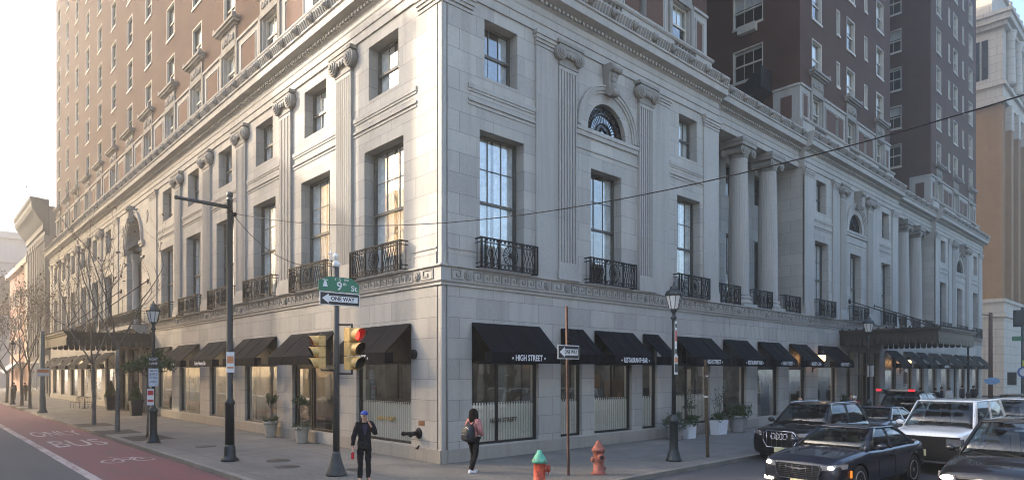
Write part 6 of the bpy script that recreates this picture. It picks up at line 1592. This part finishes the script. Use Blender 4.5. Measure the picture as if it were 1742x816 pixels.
def boxplanter(loc, label, seed, s=.42, twigs=True):
    q = random.Random(seed); t = empty('box_planter', loc, 0, label, 'planter'); m = MB(); m.loft([[(x*s*.9,y*s*.42,0) for x,y in ((-1,-1),(1,-1),(1,1),(-1,1))],[(x*s,y*s*.5,.62) for x,y in ((-1,-1),(1,-1),(1,1),(-1,1))]]); m.build('planter_box', M['planterwhite'], t)
    lf = MB(); st = MB()
    for i in range(16): bushy(lf, (q.uniform(-s,s)*.95,q.uniform(-.3,.2),.66+q.uniform(-.08,.22)), .2,.18,.15, 55, .075, q, .1)
    if twigs:
        for i in range(12):
            x0 = q.uniform(-s*.6,s*.6); h_ = q.uniform(.7,1.5); pts = [(x0,0,.6),(x0+q.uniform(-.1,.1),q.uniform(-.1,.1),.6+h_*.5),(x0+q.uniform(-.35,.35),q.uniform(-.2,.2),.6+h_)]; st.tube(pts, [.012,.008,.003], 4)
            for k in range(12): f = q.uniform(.3,1); leaf(lf, Vector(pts[1]).lerp(Vector(pts[2]), f)+Vector((q.gauss(0,.06),q.gauss(0,.06),q.gauss(0,.06))), .07, q)
        st.build('stem', M['twig'], t)
    lf.build('foliage', M['leafgreen'], t, recalc=False); return t
boxplanter((14.4,-.78,0), 'white box planter full of green shrubs and tall twigs between two windows', 31)
boxplanter((11.95,-.85,0), 'smaller white box planter half hidden by the grey green leaves', 33, .3)
def cone_topiary(loc, label, seed, s=1.):
    q = random.Random(seed); t = empty('topiary', loc, 0, label, 'topiary', 'clipped cones at the hotel door'); m = MB(); m.loft([[(x*.27*s,y*.27*s,0) for x,y in ((-1,-1),(1,-1),(1,1),(-1,1))],[(x*.36*s,y*.36*s,.95*s) for x,y in ((-1,-1),(1,-1),(1,1),(-1,1))]]); m.build('planter_box', M['planterdark'], t)
    lf = MB()
    for i in range(1700):
        z = q.uniform(0,1)**1.3; r_ = (1-z)*.40*q.uniform(.75,1.05)+.03; a = q.uniform(0,6.28); leaf(lf, (r_*cos(a)*s,r_*sin(a)*s,(.95+z*1.15)*s), .07*s, q)
    cn = MB(); cn.lathe((0,0,0), [(.3*s,.93*s),(.02,1.9*s)], 10); cn.build('foliage_core', M['leafgreen'], t); lf.build('foliage', M['leafgreen'], t, recalc=False)
cone_topiary((-1.0,30.4,0), 'clipped dark cone in a tall black planter right of the canopied door', 3)
cone_topiary((-.8,38.2,0), 'clipped dark cone in a black planter on the far side of the canopied door', 4)
# greenery in the balcony over the entrance
q = random.Random(9); m = MB()
for i in range(26): bushy(m, (-.55+q.uniform(-.1,.1), LC-3.3+6.6*i/25, 6.35+q.uniform(-.1,.3)), .22,.3,.25, 50, .12, q, .1)
o = m.build('balcony_shrubs', M['leafgreen'], None, recalc=False); tag(o, 'dark shrubs filling the iron balcony above the left canopy', 'shrub')
q = random.Random(10)
t = potted((27.8,-1.3,0), 'dark palm like plant in a pot beside the right canopy', 'planterdark', .34, .9, 'bush', 12)
# cafe chairs near the left canopy
def cafe_chair(loc, rz, label):
    t = empty('cafe_chair', loc, rz, label, 'chair', 'cafe chairs on the left pavement'); m = MB(); m.box(ID,-.21,.21,-.21,.21,.43,.46); m.build('seat', M['rust'], t)
    m = MB(); 
    for u in (-.2,-.07,.07,.2): m.tube([ID(u,-.2,.46),ID(u,-.28,.86)], .012, 5)
    m.tube([ID(-.21,-.28,.86),ID(.21,-.28,.86)], .014, 5); m.build('backrest', M['iron'], t)
    for sx in (-1,1):
        for sy in (-1,1): m = MB(); m.tube([ID(sx*.18,sy*.18,.43),ID(sx*.21,sy*.22,0)], .013, 5); m.build('leg', M['iron'], t)
for i,(x,y,r_) in enumerate(((-1.6,43.2,.8),(-1.5,41.6,2.6),(-2.3,42.4,4.0))): cafe_chair((x,y,0), r_, ('wire cafe chair turned to the left canopy','wire cafe chair nearest the far canopy door','wire cafe chair closest to the kerb')[i])
t = empty('cafe_table', (-1.7,42.4,0), 0, 'small round cafe table between the wire chairs', 'table'); m = MB(); m.lathe((0,0,0), [(.32,.71),(.32,.735)], 18); m.build('tabletop', M['iron'], t); m = MB(); m.lathe((0,0,0), [(.2,0),(.19,.02),(.03,.05),(.025,.71)], 12); m.build('pedestal', M['iron'], t)
# ================================================================== OTHER BUILDINGS
M['greyrib'] = masonry('grey_rib_stone', (.21,.20,.19), (.18,.17,.165), (.12,.115,.11), 3., 4., .01, stain=.3); M['redrow'] = masonry('orange_red_row_brick', (.36,.15,.085), (.28,.11,.065), (.3,.24,.2), .22, .075, .01, stain=.2)
M['copper'] = simple('weathered_green_grey_metal', (.018,.026,.032), .7, namt=.25, nscale=.6); M['pale'] = masonry('pale_grey_stone', (.46,.47,.48), (.42,.43,.44), (.3,.3,.3), 1.5, .6, .01, stain=.2); M['tanbrick'] = masonry('tan_gold_brick', (.35,.18,.068), (.25,.125,.05), (.31,.23,.14), .25, .085, .012, stain=.3, staincol=(.13,.07,.035), blotch=.8)
M['cream'] = masonry('cream_dressed_stone', (.55,.49,.41), (.48,.43,.37), (.28,.25,.22), 2.2, .95, .03, stain=.35); M['oppo'] = masonry('buff_office_stone', (.42,.37,.30), (.38,.33,.27), (.25,.22,.2), 1.5, .7, .01); M['darkglass'] = simple('dark_window_panes', (.018,.022,.026), .06, namt=.3, spec=.9)
def building(name, label, loc=(0,0,0)): return empty(name, loc, 0, label, 'building')
def wbox(x0,x1,y0,y1,z0,z1): 
    m = MB(); m.box(lambda u,d,z:(u,d,z), x0,x1,y0,y1,z0,z1); return m
# grey ribbed building with the heavy cornice
b1 = building('ribbed_office', 'grey building with tall ribs and a huge overhanging cornice past the hotel')
Y0, Y1, Z1 = 73.8, 88.0, 21.4
wbox(.25, 30, Y0, Y1, 0, Z1).build('wall', M['greyrib'], b1)
m = MB(); n = 9
for i in range(n+1): y = Y0+.3+(Y1-Y0-.6)*i/n; m.box(lambda u,d,z:(u,d,z), -.15, .3, y-.3, y+.3, 4.6, 18.0); m.box(lambda u,d,z:(u,d,z), -.25, .3, y-.38, y+.38, 17.4, 18.05)
m.build('pilaster', M['greyrib'], b1)
for i in range(n):
    for z0, z1 in ((5,8.2),(8.9,12.6),(13.4,17.0)):
        y0 = Y0+.3+(Y1-Y0-.6)*i/n+.42; y1 = Y0+.3+(Y1-Y0-.6)*(i+1)/n-.42
        o = wbox(.18,.28,y0,y1,z0,z1).build('window', M['sash'], b1); g = MB(); g.quad((.17,y0+.1,z0+.1),(.17,y1-.1,z0+.1),(.17,y1-.1,z1-.1),(.17,y0+.1,z1-.1)); g.build('pane', M['darkglass'], o)
m = MB(); pr = [(-.3,18.0),(.12,18.05),(.12,18.6),(.3,18.7),(.3,19.3),(.55,19.6),(1.3,20.8),(1.4,21.1),(1.4,21.5),(1.55,21.75),(1.55,22.1),(-.3,22.1)]
m.loft([[(-d,Y0-max(0,d)*.35,z) for d,z in pr],[(-d,Y1+max(0,d)*.35,z) for d,z in pr]])
for i in range(22): y = Y0+.4+(Y1-Y0-.8)*i/21; m.loft([[(-.3,y-.16,19.3),(-.3,y+.16,19.3),(-1.28,y+.16,20.7),(-1.28,y-.16,20.7)],[(-.3,y-.16,20.9),(-.3,y+.16,20.9),(-1.28,y+.16,21.1),(-1.28,y-.16,21.1)]])
m.build('cornice', M['copper'], b1)
for i in range(5):
    y0 = Y0+.6+i*2.7; o = wbox(.1,.3,y0,y0+2.2,.4,4.0).build('shop_window', M['blackframe'], b1); g = MB(); g.quad((.09,y0+.15,.6),(.09,y0+2.05,.6),(.09,y0+2.05,3.8),(.09,y0+.15,3.8)); g.build('pane', M['darkglass'], o)
# small row of red brick beyond
b2 = building('brick_row_house', 'orange red brick house between the grey ribbed building and the pale one')
wbox(.3, 20, 88.3, 112, 0, 17.3).build('wall', M['redrow'], b2); m = MB(); m.box(lambda u,d,z:(u,d,z),-.25,.5,88.2,112.2,16.9,17.6); m.box(lambda u,d,z:(u,d,z),-.05,.5,88.2,91.5,4,16.9); m.build('cornice', M['cream'], b2)
for i in range(5):
    for z in (5.2,8.6,12.2): o = wbox(.22,.32,97.4+i*2.9,98.8+i*2.9,z,z+2.2).build('window', M['palesash'], b2); g = MB(); g.quad((.21,97.5+i*2.9,z+.1),(.21,98.7+i*2.9,z+.1),(.21,98.7+i*2.9,z+2.1),(.21,97.5+i*2.9,z+2.1)); g.build('pane', M['darkglass'], o)
for i, cm in enumerate(('canvas','copper','signwhite','copper')):
    m = MB(); y = 94.5+i*4.3; m.quad((.25,y,4.1),(.25,y+3.6,4.1),(-1.1,y+3.6,2.9),(-1.1,y,2.9)); m.quad((-1.1,y,2.9),(-1.1,y+3.6,2.9),(-1.1,y+3.6,2.6),(-1.1,y,2.6)); m.build('awning', M[cm], b2, recalc=False)
b3 = building('arched_stone_building', 'pale blue grey stone building with tall arched windows ending the left street')
wbox(-9, 8, 134, 160, 0, 27).build('wall', M['pale'], b3); m = MB(); m.box(lambda u,d,z:(u,d,z),-9.5,8.5,133.4,160,27,28.2); m.box(lambda u,d,z:(u,d,z),-9.2,8.2,133.7,160,22.6,23.1); m.build('cornice', M['pale'], b3)
for x in (-6.6,-2.6,1.4): 
    pts = [(x-1.1,13),(x+1.1,13),(x+1.1,19)]+[(x+1.1*cos(pi*k/8),19+1.1*sin(pi*k/8)) for k in range(1,8)]+[(x-1.1,19)]
    m = MB(); m.loft([[(u,133.9,z) for u,z in pts],[(u,134.05,z) for u,z in pts]]); m.build('window', M['darkglass'], b3)
# tan brick tower with columns on the right
b4 = building('tan_brick_tower', 'tan brick tower with a cream stone base and columned top at the right edge')
X0, Yf = 80., .95
wbox(X0, 118, Yf, 42, 10.9, 33.5).build('wall', M['tanbrick'], b4); wbox(X0-.15, 118.1, Yf-.15, 42.1, 0, 10.9).build('stone_base', M['cream'], b4)
wbox(X0-.05, 118, Yf-.05, 42, 33.5, 44).build('stone_top', M['cream'], b4)
m = MB()
for z0,z1,e in ((9.0,9.4,.35),(10.7,11.1,.3),(33.3,33.8,.4),(35.4,35.8,.35),(42.0,42.5,.5),(42.5,43.2,.9),(43.2,43.6,1.1)): m.box(lambda u,d,z:(u,d,z), X0-e, 118.2, Yf-e, 42.2, z0, z1)
m.build('cornice', M['cream'], b4)
m = MB(); m.box(lambda u,d,z:(u,d,z), X0+1.2, 117, Yf+1.2, 41, 43.6, 48.5); m.box(lambda u,d,z:(u,d,z), X0+.9, 117.2, Yf+.9, 41.2, 48.3, 48.8)
for i in range(16): m.lathe((X0+1+i*2., Yf-.6, 43.6), [(.16,0),(.22,.5),(.1,.9),(.2,1.2),(0,1.5)], 8)
m.build('parapet', M['cream'], b4)
for i in range(7):
    x = X0+2.2+i*4.; m = MB(); m.box(lambda u,d,z:(u,d,z), x-.55, x+.55, Yf-.55, Yf+.1, 11.1, 30.5); m.build('brick_pier', M['tanbrick'], b4)
    m = MB(); m.lathe((x, Yf-.35, 35.8), [(.62,0),(.5,.3),(.45,5.2),(.65,6.2)], 14); m.box(lambda u,d,z:(u,d,z), x-.7, x+.7, Yf-.6, Yf+.1, 30.5, 33.3); m.build('column', M['cream'], b4)
    pts = [(x+.9,12),(x+3.1,12),(x+3.1,29)]+[(x+2+1.1*cos(pi*k/8),29+1.1*sin(pi*k/8)) for k in range(1,8)]+[(x+.9,29)]
    m = MB(); m.loft([[(u,Yf-.03,z) for u,z in pts],[(u,Yf+.05,z) for u,z in pts]]); w_ = m.build('window', M['darkglass'], b4)
    m = MB(); m.box(lambda u,d,z:(u,d,z), x+1.3,x+2.7,Yf-.1,Yf+.0,36.4,41.2); m.build('window', M['darkglass'], b4)
for y in (3.4, 8.5):
    m = MB(); 
    for k in (-.8,0,.8): m.box(lambda u,d,z:(u,d,z), X0-.1,X0,y+k-.3,y+k+.3,36.5,41.0)
    m.build('window', M['darkglass'], b4)
# ---- buildings across the streets, out of the picture but mirrored in the panes and shading the street; the sun screens and shade block are added
def opposite(label, x0,x1,y0,y1,h,mat,facex=None,facey=None,step=3.4,ww=1.7):
    b = building('facing_building', label); wbox(x0,x1,y0,y1,0,h).build('wall', M[mat], b); m = MB(); fr_ = MB()
    k = int((h-6)/3.6)
    if facex is not None:
        n = int((y1-y0)/step)
        for i in range(n):
            y = y0+(i+.5)*(y1-y0)/n
            for j in range(k): z = 5.4+3.6*j; m.box(lambda u,d,z:(u,d,z), facex-.02,facex+.04,y-ww/2,y+ww/2,z,z+2.2); fr_.box(lambda u,d,z:(u,d,z), facex-.05,facex+.14,y-ww/2-.1,y+ww/2+.1,z-.2,z-.02)
            m.box(lambda u,d,z:(u,d,z), facex-.02,facex+.05,y-step*.4,y+step*.4,.5,3.8)
    else:
        n = int((x1-x0)/step)
        for i in range(n):
            x = x0+(i+.5)*(x1-x0)/n
            for j in range(k): z = 5.4+3.6*j; m.box(lambda u,d,z:(u,d,z), x-ww/2,x+ww/2,facey-.02,facey+.04,z,z+2.2); fr_.box(lambda u,d,z:(u,d,z), x-ww/2-.1,x+ww/2+.1,facey-.05,facey+.14,z-.2,z-.02)
            m.box(lambda u,d,z:(u,d,z), x-step*.4,x+step*.4,facey-.02,facey+.05,.5,3.8)
    m.build('window', M['darkglass'], b); fr_.build('window_sill', M['cream'], b); wbox(x0-.3,x1+.3,y0-.3,y1+.3,h,h+.8).build('cornice', M['cream'], b)
    return b
OPP = True; SUN_CUT = .61
if OPP:
    opposite('low buff building across the bus lane street facing the hotel corner', -42,-19,-8,15, 9.5,'oppo', facex=-19)
    opposite('mid height cream building across the bus lane street', -42,-19,15.3,38.2, 12,'cream', facex=-19)
    m_, nt_, out_ = nmat('sun_filter'); mx_ = N(nt_, 'ShaderNodeMixShader'); mx_.inputs[0].default_value = SUN_CUT; d_ = N(nt_, 'ShaderNodeBsdfDiffuse', Color=(.5,.47,.4,1)); t_ = N(nt_, 'ShaderNodeBsdfTransparent', Color=(1,.87,.68,1))  # see-through filter, tinted to pass a warm share of sun
    L(nt_, t_.outputs[0], mx_.inputs[1]); L(nt_, d_.outputs[0], mx_.inputs[2]); L(nt_, mx_.outputs[0], out_.inputs[0])
    def add_sun_screen(label, x0, y0, y1, h, z0=0):  # added unseen sheets that thin the sun on the main street front
        t = empty('sun_screen', (0,0,0), 0, label, 'sun_screen'); n_ = MB()
        n_.quad((-19,y0,z0),(-19,y1,z0),(-19,y1,h),(-19,y0,h)); n_.quad((x0,y0,z0),(-19.02,y0,z0),(-19.02,y0,h),(x0,y0,h)); n_.build('screen_sheet', m_, t, recalc=False)
        f_ = MB()
        for k in range(int((y1-y0)/3)+1): y = y0+3*k; f_.tube([(-19.2,y,z0),(-19.2,y,h)], .05, 5)
        for k in range(int((h-z0)/4)): f_.tube([(-19.2,y0,z0+2+4*k),(-19.2,y1,z0+2+4*k)], .04, 5)
        f_.build('screen_frame', M['iron'], t)
    add_sun_screen('added lower net screen thinning the sun across the bus lane street', -29, 38.5, 50, 27.5)
    add_sun_screen('added net screen thinning the sun above the cream building across the bus lane street', -19.5, 15.4, 38.2, 18.6, 12.9)
    add_sun_screen('added tall net screen thinning the sun across the bus lane street', -29, 50.3, 125, 75)
    t = empty('roof_shade_block', (-22,32.5,12.5), 0, 'added square brick block casting shade from the roof across the bus lane street', 'shade_block'); n_ = MB(); n_.box(lambda u,d,z:(u,d,z),-.6,.6,-.95,.95,0,18.2); n_.build('shade_block_body', M['brick'], t); n_ = MB(); n_.box(lambda u,d,z:(u,d,z),-.7,.7,-1.1,1.1,18.2,18.7); n_.build('shade_block_cap', M['cream'], t)  # added unseen block, sized to throw a bar of shade on the hotel
    opposite('low pale stone building across the cross street behind the cars', 1,60,-46,-19.5, 11,'pale', facey=-19.5)
# ================================================================== AIR, SKY, SUN, CAMERA
HAZE = .0021
if HAZE:
    hz = MB(); hz.box(lambda u,d,z:(u,d,z), -410, 510, -410, 510, -1.2, 78); o = hz.build('haze', []) if False else None
    m, nt, out = nmat('street_haze'); v = N(nt, 'ShaderNodeVolumePrincipled', Density=HAZE, Anisotropy=.78); v.inputs['Color'].default_value = (1.,.95,.87,1); L(nt, v.outputs[0], out.inputs['Volume'])
    o = hz.build('haze', [m]); o['kind'] = 'stuff'
w = bpy.data.worlds.new('World'); S.world = w; w.use_nodes = True; nt = w.node_tree; nt.nodes.clear()
AZ = math.atan2(.80, -.60); EL = rad(25)           # where the sun stands, as a direction in the ground plane
sd = Vector((cos(AZ)*cos(EL), sin(AZ)*cos(EL), sin(EL)))
sky = nt.nodes.new('ShaderNodeTexSky'); sky.sky_type = 'NISHITA'; sky.sun_disc = False; sky.sun_elevation = EL; sky.sun_rotation = math.atan2(sd.x, sd.y); sky.air_density = 1.; sky.dust_density = 2.8; sky.ozone_density = 2.2
bg = nt.nodes.new('ShaderNodeBackground'); bg.inputs['Strength'].default_value = .15; out = nt.nodes.new('ShaderNodeOutputWorld'); L(nt, sky.outputs[0], bg.inputs[0]); L(nt, bg.outputs[0], out.inputs[0])
sl = bpy.data.lights.new('sun', 'SUN'); sl.energy = 2.9; sl.angle = rad(.6); sl.color = (1.,.88,.72); so = bpy.data.objects.new('sun', sl); COL.objects.link(so); so.rotation_euler = sd.to_track_quat('Z','Y').to_euler(); so.location = sd*80
cam = bpy.data.cameras.new('camera'); co = bpy.data.objects.new('camera', cam); COL.objects.link(co); co.location = CAM
cam.sensor_width = 36.; cam.lens = 1109.5/1742*36; cam.shift_y = (632.5-408)/1742; cam.shift_x = 0.; cam.clip_end = 2000
co.rotation_euler = (pi/2, 0, math.atan2(.73255, .68071)-pi/2)
S.camera = co
S.view_settings.view_transform = 'Standard'; S.view_settings.look = 'None'; S.view_settings.exposure = 2.1; S.view_settings.gamma = 1.; S.view_settings.use_curve_mapping = False
S.cycles.filter_width = 1.05; S.cycles.use_denoising = True; S.cycles.max_bounces = 7; S.cycles.diffuse_bounces = 4; S.cycles.glossy_bounces = 4; S.cycles.transparent_max_bounces = 16; S.cycles.volume_bounces = 1
S.cycles.sample_clamp_indirect = 6; S.cycles.caustics_reflective = False; S.cycles.caustics_refractive = False
